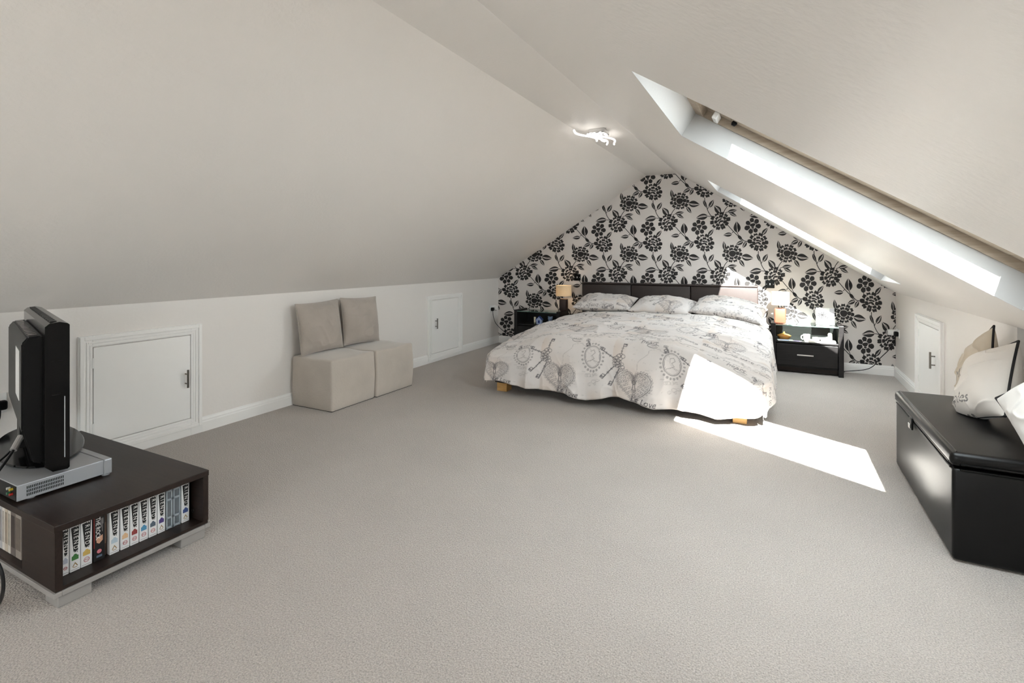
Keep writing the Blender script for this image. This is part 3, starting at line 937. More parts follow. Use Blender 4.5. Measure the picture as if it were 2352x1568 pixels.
# loose chain and small flourishes
stroke([(OX - .30 + .35 * i / 30 + .015 * sin(i * .9), .20 + .25 * sin(i / 30 * 3.0)) for i in range(31)], .0025, .38)
ell(.30, .485, .045, .022, .005, .8, 24, a0=.4, a1=5.6, rot=-.1); stroke([(.28, .483), (.31, .492), (.325, .486)], .006, .8)
key(.395, .485, radians(-60), .06, .6, .8)
script('If you looked at me', .47, .60, .036, .5)
script('Key to my', .19, .575, .062, .62); script('heart', .27, .525, .060, .62)
for i in range(10):
    x_ = .04 + .06 * i; y_ = .66 + .02 * sin(i * 2.1)
    ell(x_, y_, rs.uniform(.015, .04), rs.uniform(.008, .016), .003, .5, 16, rot=rs.uniform(-.4, .4))
    for k in range(4): ell(x_ + rs.uniform(-.03, .03), y_ + rs.uniform(-.03, .03), .008, .006, .003, .55, 8)
for i in range(7):
    x_ = rs.uniform(0, TW); y_ = rs.uniform(.70, .81)
    stroke([(x_ + k * .012, y_ + .010 * sin(k * 1.3 + i)) for k in range(8)], .004, .5)
key(.46, .745, radians(12), .13, 1.0, .7); key(.12, .765, radians(170), .11, 1.0, .7)
script('Le Love', .30, .77, .05, .6)
for k in range(60):
    x_ = rs.uniform(0, TW); y_ = rs.uniform(0, TH)
    stroke([(x_, y_), (x_ + rs.uniform(-.03, .03), y_ + rs.uniform(-.012, .012))], .0025, .25)
ink = np.clip(ink * 1.2, 0, .95)
# warm brown blotches
yy, xx = np.mgrid[0:NY, 0:NX] * PX
tint = np.clip(vnoise(xx * 64 / TW / 16, yy * 64 / TH / 16 * 1.0, 4) * 2.2 - .15, 0, 1)
C_BASE = np.array(S(214, 209, 206)[:3]); C_INK = np.array(S(74, 70, 76)[:3]); C_TAN = np.array(S(204, 184, 166)[:3])
def linen(u, v, strength=1.0):
    """colour of the printed cotton at cloth coordinates in metres"""
    fx = np.mod(u / PX, NX); fy = np.mod(v / PX, NY)
    ix = fx.astype(int) % NX; iy = fy.astype(int) % NY
    d = ink[iy, ix] * strength; tn = tint[iy, ix]
    c = C_BASE * (1 - tn[:, None] * .5) + C_TAN * tn[:, None] * .5
    return c * (1 - d[:, None]) + C_INK * d[:, None]

# --- duvet
def duvet():
    X0, HW, R, Y0, ZT = -1.20, 1.00, .165, 4.125, .575
    half = R * pi / 2
    step = .0052
    drop_side = half + .29
    na = int((2 * (HW + drop_side) + .04) / step); nb = int((5.80 - Y0 + half + .36) / step)
    a = np.linspace(-(HW + drop_side + .02), HW + drop_side + .02, na)
    bb = np.linspace(-(half + .345), 5.80 - Y0, nb)
    A, Bv = np.meshgrid(a, bb)
    hx = np.array([-2.4, -2.19, -1.94, -1.655, -1.37, -1.10, -.83, -.58, -.355, -.116, -.01, .1])
    hz = np.array([.12, .12, .10, .096, .055, .118, .058, .073, .052, .085, .11, .12])
    xf = np.clip(X0 + A, -2.4, .1)
    hem = np.interp(xf, hx, hz)
    LF = (ZT - R - hem)                      # straight front drop for each column
    nearc = np.clip(np.minimum(np.maximum(-Bv, 0), np.maximum(np.abs(A) - HW, 0)) / .12, 0, 1)
    def prof(e, L, Lc):
        """offset and drop after arc e past the edge; L straight drop wanted, Lc cloth available; the last 2 cm curl under"""
        off = np.zeros_like(e); dr = np.zeros_like(e)
        m = (e > 0) & (e < half); th = np.where(m, e, 0) / R
        off = np.where(m, R * np.sin(th), off); dr = np.where(m, R * (1 - np.cos(th)), dr)
        m2 = e >= half
        s_ = np.clip((e - half) / Lc, 0, 1.2)
        curl = np.clip((s_ - .95) / .05, 0, 4) * (1 - nearc)
        off = np.where(m2, R + .02 * s_ - .010 * np.clip(curl, 0, 1.5) ** 2, off)
        dr = np.where(m2, R + L * np.minimum(s_, 1.0) - .006 * np.clip(curl - 1, 0, 1), dr)
        return off, dr
    eF = -Bv
    oy, dy = prof(eF, LF, .325)
    eS = np.abs(A) - HW
    hs = .10 + .03 * np.sin(Bv * 5.1 + 1.0) + .02 * np.sin(Bv * 11.0)
    ox, dx = prof(eS, ZT - R - hs, .285)
    both = np.clip(np.minimum(np.maximum(eF, 0), np.maximum(eS, 0)) / .25, 0, 1)
    k = 1 - .32 * both
    X = X0 + np.sign(A) * (np.minimum(np.abs(A), HW) + ox * k)
    Y = Y0 + np.maximum(Bv, 0) - oy * k
    DR = (dx ** 5 + dy ** 5) ** .2 - .05 * both ** 2 * np.clip((np.minimum(dx, dy) - .1) / .3, 0, 1)
    Z = ZT - DR
    # hanging folds, stronger towards the hem and at corners
    fr = np.clip((dy - .08) / .35, 0, 1)
    wv = .018 * np.sin(X * 13.0 + 1.1) + .012 * np.sin(X * 29.0 + 2.0 * vnoise(X * 3, X * 0 + 1, 6)) + .014 * vnoise(X * 9, Z * 3, 7)
    Y -= fr * wv * (1 + .6 * both)
    fs = np.clip((dx - .08) / .35, 0, 1)
    ws = .018 * np.sin(Y * 12.0) + .012 * np.sin(Y * 27.0 + 1.0) + .014 * vnoise(Y * 9, Z * 3, 8)
    X += np.sign(A) * fs * ws
    # quilted puffiness and wrinkles on the top
    top = np.clip(1 - DR / .25, 0, 1)
    ridge = lambda u, v, sd: (1 - np.abs(2 * vnoise(u, v, sd))) ** 5
    Z += top * (.030 * vnoise(X * 1.6, Y * 1.9, 9) + .020 * vnoise(X * 4, Y * 5.5, 10) + .016 * ridge(X * 2.2 + .6 * Y, Y * 5.5, 11)
                + .012 * ridge(X * 3.5 - 2.2 * Y, Y * 7, 12) + .008 * vnoise(X * 13, Y * 22, 13))
    Z -= .085 * np.clip((np.abs(A) - .45) / .6, 0, 1) ** 1.7 * top
    Z -= .10 * np.clip((np.abs(A) - .5) / .55, 0, 1) * np.clip((4.75 - Y) / .65, 0, 1) * np.clip(1 - DR / .45, 0, 1)
    Z += .012 * np.clip((Y - 5.2) / .5, 0, 1) * top - .03 * np.clip((5.0 - Y) / 1.0, 0, 1) * top
    # wrinkles on the hanging faces too
    Y -= (1 - top) * fr * (.014 * ridge(X * 6, Z * 3.5 + X * 2, 14) + .010 * ridge(X * 9 + 3 * Z, Z * 5, 15) + .008 * vnoise(X * 24, Z * 10, 16))
    Z = np.maximum(Z, .035)
    V = np.c_[X.ravel(), Y.ravel(), Z.ravel()]
    idx = np.arange(na * nb).reshape(nb, na)
    F = np.c_[idx[:-1, :-1].ravel(), idx[:-1, 1:].ravel(), idx[1:, 1:].ravel(), idx[1:, :-1].ravel()]
    cl = linen((A + 1.81).ravel(), (Bv + half + .325).ravel())
    o = np_mesh('duvet', V, F, M_duvet, None, cl)
    tag(o, 'pale duvet printed with grey keys, hearts and script, draped over the bed', 'duvet')
    return o
duvet()

# --- pillows and cushions
def pillow_mesh(w, h, t, n=90, seed=0, pinch=.07, wr=.006, sag=0.0, flat=0.0):
    u = np.linspace(-1, 1, n); U, Vv = np.meshgrid(u, u)
    # cluster samples near the rim
    U = np.sin(U * pi / 2); Vv = np.sin(Vv * pi / 2)
    x = w / 2 * U * (1 - pinch * (1 - Vv ** 2) * U ** 2)
    y = h / 2 * Vv * (1 - pinch * (1 - U ** 2) * Vv ** 2)
    th = t / 2 * np.clip((1 - np.abs(U) ** 2.6) * (1 - np.abs(Vv) ** 2.6), 0, 1) ** .52
    rim = np.clip((1 - np.abs(U)) * 4, 0, 1) * np.clip((1 - np.abs(Vv)) * 4, 0, 1)
    def wrk(sd): return rim * (wr * 2.2 * vnoise(x * 9, y * 9, sd) + wr * (1 - np.abs(2 * vnoise(x * 12 + y * 5, y * 16 - x * 4, sd + 1))) ** 4)
    z1 = th + wrk(seed); z2 = -(1 - flat) * th - wrk(seed + 3) * .5
    dz = -sag * (U ** 2) * w
    top = np.stack([x, y, z1 + dz], -1).reshape(-1, 3); bot = np.stack([x, y, z2 + dz], -1).reshape(-1, 3)
    idx = np.arange(n * n).reshape(n, n)
    F1 = np.c_[idx[:-1, :-1].ravel(), idx[:-1, 1:].ravel(), idx[1:, 1:].ravel(), idx[1:, :-1].ravel()]
    rimmask = np.zeros((n, n), bool); rimmask[0] = rimmask[-1] = True; rimmask[:, 0] = rimmask[:, -1] = True
    remap = np.where(rimmask.ravel(), np.arange(n * n), 0)
    inner = np.where(~rimmask.ravel())[0]
    remap[inner] = n * n + np.arange(len(inner))
    F2 = remap[F1][:, ::-1]
    V = np.vstack([top, bot[inner]])
    UV = np.vstack([np.c_[x.ravel(), y.ravel()], np.c_[x.ravel(), y.ravel()][inner] + .3])
    rimloop = np.r_[idx[0, :], idx[1:, -1], idx[-1, ::-1][1:], idx[::-1, 0][1:-1]]
    return V, np.vstack([F1, F2]), UV, V[rimloop]
def placed(V, M):
    M = np.array(M); return V @ M[:3, :3].T + M[:3, 3]
def bed_pillow(c, w, h, t, rot, label, seed, uv0, sag=0.0):
    M = Matrix.Translation(c) @ Euler([radians(q) for q in rot]).to_matrix().to_4x4()
    V, F, UV, rim = pillow_mesh(w, h, t, 110, seed, .05, .008, sag)
    cl = linen(UV[:, 0] * 1.15 + uv0[0], UV[:, 1] * 1.15 + uv0[1], .95)
    o = np_mesh('pillow', placed(V, M), F, M_duvet, None, cl)
    tag(o, label, 'pillow', 'pillows along the headboard')
bed_pillow((-1.835, 6.02, .668), .70, .46, .17, (13, 0, 2), 'printed pillow at the left end of the headboard', 41, (.42, .18))
bed_pillow((-1.145, 5.99, .666), .69, .46, .17, (13, 1, -3), 'printed pillow in the middle of the headboard', 47, (.05, .30), .02)
bed_pillow((-.455, 5.96, .672), .72, .48, .18, (13, 7, -4), 'printed pillow at the sunlit right end of the headboard', 53, (.30, .10), .04)

# ------------------------------------------------------------------ bedside tables
def nightstand(x0, label):
    x1 = x0 + .655; y0, y1 = 6.105, 6.425
    t = thing('bedside_table', ((x0 + x1) / 2, (y0 + y1) / 2, 0), label, 'bedside table')
    W = .045
    B().box(x0, x0 + W, y0, y1, 0, .518, bev=.003).build('side_panel', M_wenge2, t)
    B().box(x1 - W, x1, y0, y1, 0, .518, bev=.003).build('side_panel', M_wenge2, t)
    B().box(x0 + W, x1 - W, y1 - .018, y1, .06, .485).build('back_panel', M_wenge2, t)
    B().box(x0 + W, x1 - W, y0 + .012, y1 - .018, .316, .334, bev=.002).build('shelf', M_wenge2, t)
    B().box(x0 + W, x1 - W, y0 + .03, y1 - .018, .062, .08).build('base_board', M_wenge2, t)
    B().box(x0 + W + .002, x1 - W - .002, y0 + .06, y0 + .075, .012, .062).build('plinth', M_wenge, t)
    d = B().box(x0 + W + .004, x1 - W - .004, y0 + .006, y0 + .024, .084, .308, bev=.003).build('drawer', M_wenge2, t)
    xc = (x0 + x1) / 2 - .012
    h = B().box(xc - .075, xc + .075, y0 - .020, y0 - .012, .194, .208, bev=.002)
    for xx_ in (xc - .055, xc + .055): h.box(xx_ - .005, xx_ + .005, y0 - .0125, y0 + .0065, .197, .205)
    h.build('handle', M_chrome, d)['label'] = 'slim chrome bar handle'
    gt = B().box(x0 + W - .0005, x1 - W + .0005, y0 + .004, y1 - .002, .497, .505, bev=.001)
    gt.build('glass_top', M_gtop, t)['label'] = 'clear green-tinted glass top'
    B().box(x0 + W, x1 - W, y0 + .002, y0 + .0039, .497, .505).build('glass_edge', M_gedge, t)
    return t
nightstand(-.05, 'black bedside table with glass top and drawer, right of the bed')
nightstand(-3.12, 'black bedside table with glass top, left of the bed below the lit lamp')

# ------------------------------------------------------------------ table lamps
def lamp(x, y, z0, base_m, bw, bh, sw, sh, label, on, gap=.035):
    t = thing('table_lamp', (x, y, z0), label, 'lamp')
    B().box(x - bw / 2, x + bw / 2, y - bw * .42, y + bw * .42, z0, z0 + bh, bev=.014, seg=3).build('lamp_base', base_m, t, smooth=True)
    B().cyl((x, y, z0 + bh), (x, y, z0 + bh + gap + .05), .007).build('stem', M_chrome, t, smooth=True)
    zs = z0 + bh + gap
    M = Matrix.Translation((x, y, zs))
    B().lathe([(sw / 2, 0), (sw / 2 * .985, sh), (sw / 2 * .985 - .002, sh), (sw / 2 - .002, 0), (sw / 2, 0)], 40, M=M, cap=False).build('lamp_shade', M_shade, t, smooth=True)
    bulb = mat('lamp_bulb_lit' if on else 'lamp_bulb', S(250, 240, 220), 0.3, emit=(1, .72, .42, 1), estr=14 if on else 0)
    B().lathe([(.004, 0), (.014, .012), (.022, .035), (.022, .05), (.014, .066), (.002, .072)], 16, M=Matrix.Translation((x, y, zs + .02))).build('bulb', bulb, t, smooth=True)
    if on:
        l = bpy.data.lights.new('lamp_light', 'POINT'); l.energy = 2.2; l.color = (1, .72, .42); l.shadow_soft_size = .024
        o = bpy.data.objects.new('lamp_light', l); o.location = Vector((0, 0, bh + gap + .06)); o.parent = t; col.objects.link(o)
lamp(.037, 6.25, .505, M_terra, .112, .163, .180, .139, 'terracotta table lamp with cream drum shade in the sunlight', False)
lamp(-2.475, 6.27, .518, M_brownlamp, .098, .160, .205, .139, 'dark brown table lamp with lit cream drum shade', True)

# ------------------------------------------------------------------ picture block on the right bedside table
t = thing('picture_frame', (.455, 6.25, .505), 'small white picture block with a dark rose on the right bedside table', 'picture')
MP = Matrix.Translation((.455, 6.27, .505)) @ Matrix.Rotation(radians(-7), 4, 'X')
B().box(-.083, .083, -.012, .012, .002, .178, bev=.003, M=MP).build('picture_block', M_plate, t)
bb = B()
for p in rose_open(-.026, .105, .042) + leaf(.024, .075, .04, .018, radians(60)) + leaf(-.03, .06, .03, .012, radians(-30)) + ribbon([(-.02, .07), (-.01, .05), (.01, .04)], .003):
    bb.poly([(MP @ Vector((x_, -.0125, z_))) for x_, z_ in p])
bb.build('rose_print', mat('rose_ink', S(14, 9, 9), .7, var=.1), t)
B().box(.040, .0825, -.0135, -.0118, .004, .176, M=MP).build('side_strip', mat('silver_strip', S(196, 194, 200), .35, var=.02), t)

# ------------------------------------------------------------------ things on the shelf of the right bedside table (z = .334)
M_honey = mat('honey_glass', S(226, 164, 84), .12, var=.1, vscale=30, trans=.35)
t = thing('trinket_dish', (.075, 6.27, .334), 'honey coloured lidded dish in the right bedside table', 'dish')
Mh = Matrix.Translation((.075, 6.27, .334))
B().lathe([(.002, 0), (.045, .002), (.062, .02), (.070, .038), (.064, .036), (.04, .014), (.002, .008)], 28, M=Mh, cap=False).build('bowl', M_honey, t, smooth=True)
B().lathe([(.066, .038), (.05, .05), (.02, .058), (.008, .062), (.010, .070), (.005, .078), (.001, .08)], 28, M=Mh, cap=False).build('lid', M_honey, t, smooth=True)
def loose_sheet(name, c, w, d, h, rz, m, label, cat, marks=()):
    M = Matrix.Translation(c) @ Matrix.Rotation(rz, 4, 'Z')
    t = thing(name, c, label, cat, rz)
    B().box(-w / 2, w / 2, -d / 2, d / 2, 0, h, bev=min(.002, h * .3), M=M).build('cover', m, t)
    for (x0, x1, y0, y1, mm) in marks:
        B().box(x0, x1, y0, y1, h, h + .0006, M=M).build('printed_patch', mm, t)
M_lil = mat('lilac_ink', S(176, 150, 206), .6, var=.1); M_blu = mat('blue_ink', S(126, 146, 210), .6, var=.1)
loose_sheet('magazine', (.085, 6.165, .334), .15, .09, .006, .12, M_plate, 'white magazine with a blue cover patch under the honey dish', 'magazine', ((-.05, .03, -.04, .0, M_blu),))
loose_sheet('leaflet', (.195, 6.15, .334), .08, .06, .004, -.2, mat('leaflet_paper', S(228, 214, 232), .6, var=.05), 'lilac and white leaflet beside the magazine', 'leaflet', ((-.03, .02, -.025, .012, M_lil),))
loose_sheet('paperback_book', (.42, 6.175, .334), .24, .11, .020, -.03, mat('ivory_paper', S(240, 234, 222), .6, var=.03), 'ivory book lying in the right bedside table', 'book')
t = thing('mug', (.295, 6.20, .334), 'white mug standing in the right bedside table', 'mug')
Mm = Matrix.Translation((.285, 6.225, .334))
B().lathe([(.002, 0), (.026, .001), (.031, .02), (.033, .07), (.030, .07), (.027, .02), (.002, .006)], 24, M=Mm, cap=False).build('mug_body', M_plate, t, smooth=True)
B().tube([Mm @ Vector((-.031 - .02 * sin(a), 0, .036 + .022 * cos(a))) for a in np.linspace(0.1, pi - .1, 10)], .005, 8).build('handle', M_plate, t, smooth=True)
M_cream = mat('cream_ceramic', S(232, 222, 200), .35, var=.04)
t = thing('ceramic_horn', (.44, 6.23, .354), 'cream ceramic figure with flared end lying on the ivory book', 'ornament')
Mc = Matrix.Translation((.335, 6.20, .372)) @ Matrix.Rotation(pi / 2, 4, 'Y')
B().lathe([(.002, 0), (.010, .002), (.012, .03), (.010, .09), (.013, .115), (.018, .13), (.017, .135), (.002, .136)], 20, M=Mc, cap=False).build('handle_rod', M_cream, t, smooth=True)
B().box(.472, .512, 6.18, 6.225, .3545, .392, bev=.010, seg=3).build('foot_block', M_cream, t, smooth=True)
B().lathe([(.022, 0), (.018, .012), (.020, .03), (.014, .04), (.002, .043)], 18, M=Matrix.Translation((.492, 6.202, .390)), cap=False).build('cap', M_cream, t, smooth=True)
t = thing('trinket_box', (.40, 6.135, .354), 'tiny black square charm on the ivory book', 'charm')
B().box(.393, .409, 6.122, 6.130, .3545, .372, bev=.002).build('charm_block', M_black, t)
B().tube([(.401 + .004 * cos(a), 6.126, .375 + .004 * sin(a)) for a in np.linspace(0, 2 * pi, 12, endpoint=False)], .001, 6, closed=True).build('charm_ring', M_chrome, t)

# ------------------------------------------------------------------ things on the left bedside table shelf
M_delft = mat('blue_white_glaze', S(170, 186, 222), .2, var=.25, vscale=40)
M_cobalt = mat('cobalt_glaze', S(52, 70, 140), .25, var=.2, vscale=40)
t = thing('house_ornament', (-2.79, 6.2, .334), 'blue and white glazed house ornament left of the bed', 'ornament')
B().prism([(-2.825, .334), (-2.755, .334), (-2.748, .395), (-2.79, .435), (-2.832, .395)], 6.18, 6.22, 'y').build('house_body', M_delft, t)
B().box(-2.803, -2.777, 6.178, 6.1805, .350, .385).build('house_window', M_cobalt, t)
B().prism([(-2.84, .393), (-2.79, .441), (-2.74, .393), (-2.745, .388), (-2.79, .432), (-2.835, .388)], 6.176, 6.224, 'y').build('house_roof', M_cobalt, t)
t = thing('bear_figurine', (-2.635, 6.2, .334), 'pale blue teddy figurine beside the house ornament', 'figurine')
M_bluebear = mat('pale_blue_glaze', S(120, 140, 172), .35, var=.15, vscale=30)
Mb = Matrix.Translation((-2.635, 6.2, .334))
B().lathe([(.002, 0), (.036, .004), (.044, .022), (.034, .045), (.022, .058), (.002, .06)], 20, M=Mb, cap=False).build('body', M_bluebear, t, smooth=True)
B().lathe([(.002, .052), (.022, .058), (.032, .078), (.026, .098), (.002, .108)], 20, M=Mb, cap=False).build('head', M_bluebear, t, smooth=True)
for s in (-1, 1):
    B().lathe([(.002, 0), (.011, .006), (.011, .014), (.002, .02)], 12, M=Mb @ Matrix.Translation((s * .024, 0, .092)), cap=False).build('ear', M_bluebear, t, smooth=True)
    B().lathe([(.002, 0), (.014, .006), (.015, .02), (.008, .034), (.002, .036)], 12, M=Mb @ Matrix.Translation((s * .036, -.022, .002)), cap=False).build('paw', M_bluebear, t, smooth=True)
t = thing('cream_tube', (-2.852, 6.21, .334), 'small cream tube standing left of the house ornament', 'tube')
B().lathe([(.002, 0), (.012, .001), (.013, .02)], 16, M=Matrix.Translation((-2.862, 6.21, .334)), cap=False).build('cap', mat('olive_cap', S(150, 158, 130), .4, var=.05), t, smooth=True)
B().lathe([(.013, .02), (.014, .03), (.014, .085), (.012, .09), (.002, .09)], 16, M=Matrix.Translation((-2.862, 6.21, .334)), cap=False, sy=.7).build('tube_body', M_cream, t, smooth=True)

# ------------------------------------------------------------------ suede seats and back cushions
def soft_cube(name, x0, x1, y0, y1, h, label):
    t = thing(name, ((x0 + x1) / 2, (y0 + y1) / 2, 0), label, 'pouffe', group='suede cube seats')
    b = B().box(x0, x1, y0, y1, 0, h, bev=.016, seg=3)
    bmesh.ops.subdivide_edges(b.bm, edges=[e for e in b.bm.edges if e.calc_length() > .2], cuts=7, use_grid_fill=True)
    for v in b.bm.verts:   # slight slump and bulge of the upholstery
        fx = (v.co.x - x0) / (x1 - x0); fy = (v.co.y - y0) / (y1 - y0); fz = v.co.z / h
        if fz > .9: v.co.z += .012 * sin(pi * fx) * sin(pi * fy) + .004 * sin(9 * fx + 5 * fy)
        bul = .006 * sin(pi * min(1, fz)) * (1 + .5 * sin(11 * fx + 7 * fy + 5 * fz))
        if fx > .97: v.co.x += bul
        if fy < .03: v.co.y -= bul * (1 if y0 < 3 else .2)
        if fy > .97: v.co.y += bul * (1 if y0 > 3 else .2)
    b.build('upholstery', M_suede, t, smooth=True, angle=50)
    B().box(x0 + .006, x1 - .006, y0 + .006, y1 - .006, .0005, .006).build('underside', M_black, t)
soft_cube('suede_cube_seat', -3.525, -3.078, 2.902, 3.382, .402, 'taupe suede cube seat nearer the television')
soft_cube('suede_cube_seat', -3.525, -3.066, 3.392, 3.885, .400, 'taupe suede cube seat farther from the television')
def back_cushion(c, w, h, t_, rot, seed, label):
    M = Matrix.Translation(c) @ rot
    V, F, UV, rim = pillow_mesh(w, h, t_, 70, seed, .05, .007)
    t = thing('back_cushion', c, label, 'cushion', group='suede back cushions')
    np_mesh('cover', placed(V, M), F, M_suede2, t)
    B().tube([Vector(p) for p in placed(rim, M)[::2]], .004, 6, closed=True).build('seam_welt', M_suede2, t, smooth=True)
RB = Matrix(((0, 0, 1, 0), (1, 0, 0, 0), (0, 1, 0, 0), (0, 0, 0, 1)))   # x->y, y->z, z->x : stands against the left wall
back_cushion((-3.447, 3.122, .624), .45, .425, .15, Matrix.Rotation(radians(-8), 4, 'Y') @ Matrix.Rotation(radians(1.5), 4, 'X') @ RB, 61, 'taupe suede cushion on the nearer cube seat')
back_cushion((-3.450, 3.600, .628), .45, .425, .15, Matrix.Rotation(radians(-8), 4, 'Y') @ Matrix.Rotation(radians(-2), 4, 'X') @ RB, 71, 'taupe suede cushion on the farther cube seat, creased corner')

# ------------------------------------------------------------------ black ottoman box on the right
t = thing('ottoman_box', (.84, 3.14, 0), 'black leather storage ottoman with chrome-tabbed lid by the right wall', 'ottoman')
ox0, ox1, oy0, oy1 = .615, 1.075, 2.60, 3.69
B().box(ox0 + .006, ox1, oy0 + .006, oy1 - .006, .006, .372, bev=.016, seg=3).build('chest', M_bleather, t, smooth=True)
b = B().box(ox0 - .002, ox1, oy0, oy1, .376, .434, bev=.024, seg=4)
b.build('lid', M_bleather, t, smooth=True)
s = B()
s.tube([(ox0 + .001, oy0 + .03, .390), (ox0 + .001, oy1 - .03, .390)], .004, 8); s.tube([(ox0 + .03, oy0 + .001, .390), (ox1 - .03, oy0 + .001, .390)], .004, 8)
s.tube([(ox0 + .022, oy0 + .02, .4335), (ox0 + .022, oy1 - .02, .4335)], .003, 8)
s.build('lid_piping', M_bleather, t, smooth=True)
s = B(); s.tube([(ox0 + .005, oy0 + .03, .368), (ox0 + .005, oy1 - .03, .368)], .004, 8); s.tube([(ox0 + .03, oy0 + .005, .368), (ox1 - .03, oy0 + .005, .368)], .004, 8)
s.build('chest_piping', M_bleather, t, smooth=True)
tb = B().box(ox0 - .012, ox0 - .001, 3.215, 3.262, .335, .395, bev=.005, seg=3).build('pull_tab', M_bleather, t, smooth=True)
B().box(ox0 - .018, ox0 - .0115, 3.222, 3.255, .342, .366, bev=.004, seg=3).build('chrome_stud', M_chrome, tb, smooth=True)
for (x_, y_) in ((ox0 + .05, oy0 + .05), (ox1 - .05, oy0 + .05), (ox0 + .05, oy1 - .05), (ox1 - .05, oy1 - .05)):
    B().cyl((x_, y_, 0), (x_, y_, .008), .02).build('foot', M_black, t)

C_CUSH = np.array(S(226, 220, 213)[:3]); C_CUSH2 = np.array(S(206, 194, 176)[:3])
def sofa_cushion(c, w, h, t_, rot, seed, base, label, words=None, wpos=(0, 0), wsize=.07):
    M = Matrix.Translation(c) @ rot
    V, F, UV, rim = pillow_mesh(w, h, t_, 130, seed, .06, .010)
    cl = np.tile(base, (len(V), 1)).astype(float)
    if words:   # grey script printed on the front face
        n1 = 130 * 130
        for li, wd in enumerate(words):
            VV, FF = text_geo(wd, wsize, .3)
            VV = VV + np.array([wpos[0], wpos[1] - li * wsize * 1.1])
            P = UV[:n1]
            for f in FF:
                Q = VV[list(f)]
                for k in range(1, len(Q) - 1):
                    a, b_, cc = Q[0], Q[k], Q[k + 1]
                    lo = np.minimum(np.minimum(a, b_), cc); hi = np.maximum(np.maximum(a, b_), cc)
                    ids = np.where((P[:, 0] >= lo[0] - .001) & (P[:, 0] <= hi[0] + .001) & (P[:, 1] >= lo[1] - .001) & (P[:, 1] <= hi[1] + .001))[0]
                    if not len(ids): continue
                    X, Y = P[ids, 0], P[ids, 1]
                    e = lambda p, q: (q[0] - p[0]) * (Y - p[1]) - (q[1] - p[1]) * (X - p[0])
                    e0, e1, e2 = e(a, b_), e(b_, cc), e(cc, a); tl = 2e-6
                    m = ((e0 >= -tl) & (e1 >= -tl) & (e2 >= -tl)) | ((e0 <= tl) & (e1 <= tl) & (e2 <= tl))
                    cl[ids[m]] = np.array(S(120, 116, 114)[:3])
    t = thing('scatter_cushion', c, label, 'cushion', group='piped cushions on the ottoman')
    def settle(P):   # the soft cover flattens where it rests on the lid and the wall
        P = P.copy()
        P[:, 2] = np.maximum(P[:, 2], .437)
        P[:, 0] = np.minimum(P[:, 0], np.where(P[:, 1] > 3.44, 1.079, 1.135))
        return P
    np_mesh('cover', settle(placed(V, M)), F, M_duvet, t, cl)
    B().tube([Vector(p) for p in settle(placed(rim, M)) + np.array([0, 0, .004])][::2], .0055, 8, closed=True).build('piping', M_piping, t, smooth=True)['label'] = 'black piping'
def rotM(ax, ay, az): return Euler((radians(ax), radians(ay), radians(az))).to_matrix().to_4x4()
def leaning(yaw, lean, spin):
    # stands against the right wall: local x towards the viewpoint, local y up, normal into the room
    base = Matrix(((0, 0, -1, 0), (-1, 0, 0, 0), (0, 1, 0, 0), (0, 0, 0, 1)))
    return Matrix.Rotation(radians(yaw), 4, 'Z') @ Matrix.Rotation(radians(lean), 4, 'Y') @ base @ Matrix.Rotation(radians(spin), 4, 'Z')
sofa_cushion((.950, 3.55, .615), .34, .34, .12, leaning(0, 14, 38), 81, C_CUSH2, 'beige piped cushion with script at the back of the ottoman', ['ML'], (-.06, -.02))
sofa_cushion((.905, 3.235, .598), .35, .36, .17, leaning(6, 18, 22), 87, C_CUSH, 'white piped cushion with grey script in the middle of the ottoman', ['aples', 'ces'], (-.06, -.10))
sofa_cushion((.985, 2.62, .625), .43, .41, .19, leaning(30, 25, 48), 93, np.array(S(222, 218, 213)[:3]), 'white piped cushion at the near end of the ottoman')

# ------------------------------------------------------------------ low television cabinet
sx0, sx1, sy0, sy1 = -3.28, -2.18, .833, 1.367
t = thing('tv_cabinet', ((sx0 + sx1) / 2, (sy0 + sy1) / 2, 0), 'low dark wood television cabinet with grey plinth and open end', 'cabinet')
B().box(sx0, sx1, sy0, sy1, .264, .288, bev=.002).build('top_board', M_wenge, t)
B().box(sx0 + .004, sx1 - .003, sy0 + .004, sy1 - .004, .058, .073).build('bottom_board', M_wenge, t)
B().box(-2.43, sx1 - .002, sy0 + .002, sy0 + .024, .073, .264).build('side_board', M_wenge, t)
B().box(sx0 + .002, -3.06, sy0 + .002, sy0 + .024, .073, .264).build('side_board', M_wenge, t)
B().box(sx0 + .002, sx1 - .002, sy1 - .024, sy1 - .002, .073, .264).build('side_board', M_wenge, t)
B().box(-2.43, -2.412, sy0 + .024, sy1 - .024, .073, .264).build('divider', M_wenge, t)
B().box(-3.09, -3.06, sy0 + .024, sy1 - .024, .073, .264).build('divider', M_wenge, t)
B().box(-3.06, -2.43, 1.08, 1.095, .073, .264).build('back_board', M_wenge, t)
pb = B()
for q in ((sx0 - .003, sx1 + .004, sy0 - .004, sy0 + .02), (sx0 - .003, sx1 + .004, sy1 - .02, sy1 + .004), (sx0 - .003, sx0 + .02, sy0 + .02, sy1 - .02), (sx1 - .02, sx1 + .004, sy0 + .02, sy1 - .02)):
    B().box(q[0], q[1], q[2], q[3], .043, .060, bev=.002).build('plinth_rail', M_grey, t)
pb.bm.free()
for (x_, y_) in ((sx1 - .10, sy0 + .012), (sx1 - .10, sy1 - .112), (sx0 + .01, sy0 + .012), (sx0 + .01, sy1 - .112)):
    B().box(x_, x_ + .09, y_, y_ + .10, 0, .0435, bev=.003).build('foot', M_grey, t)
B().lathe([(.009, 0), (.009, .003), (.004, .003)], 14, M=Matrix.Translation((-2.255, sy1 - .0245, .105)) @ Matrix.Rotation(pi / 2, 4, 'X')).build('cam_lock', M_steel, t)

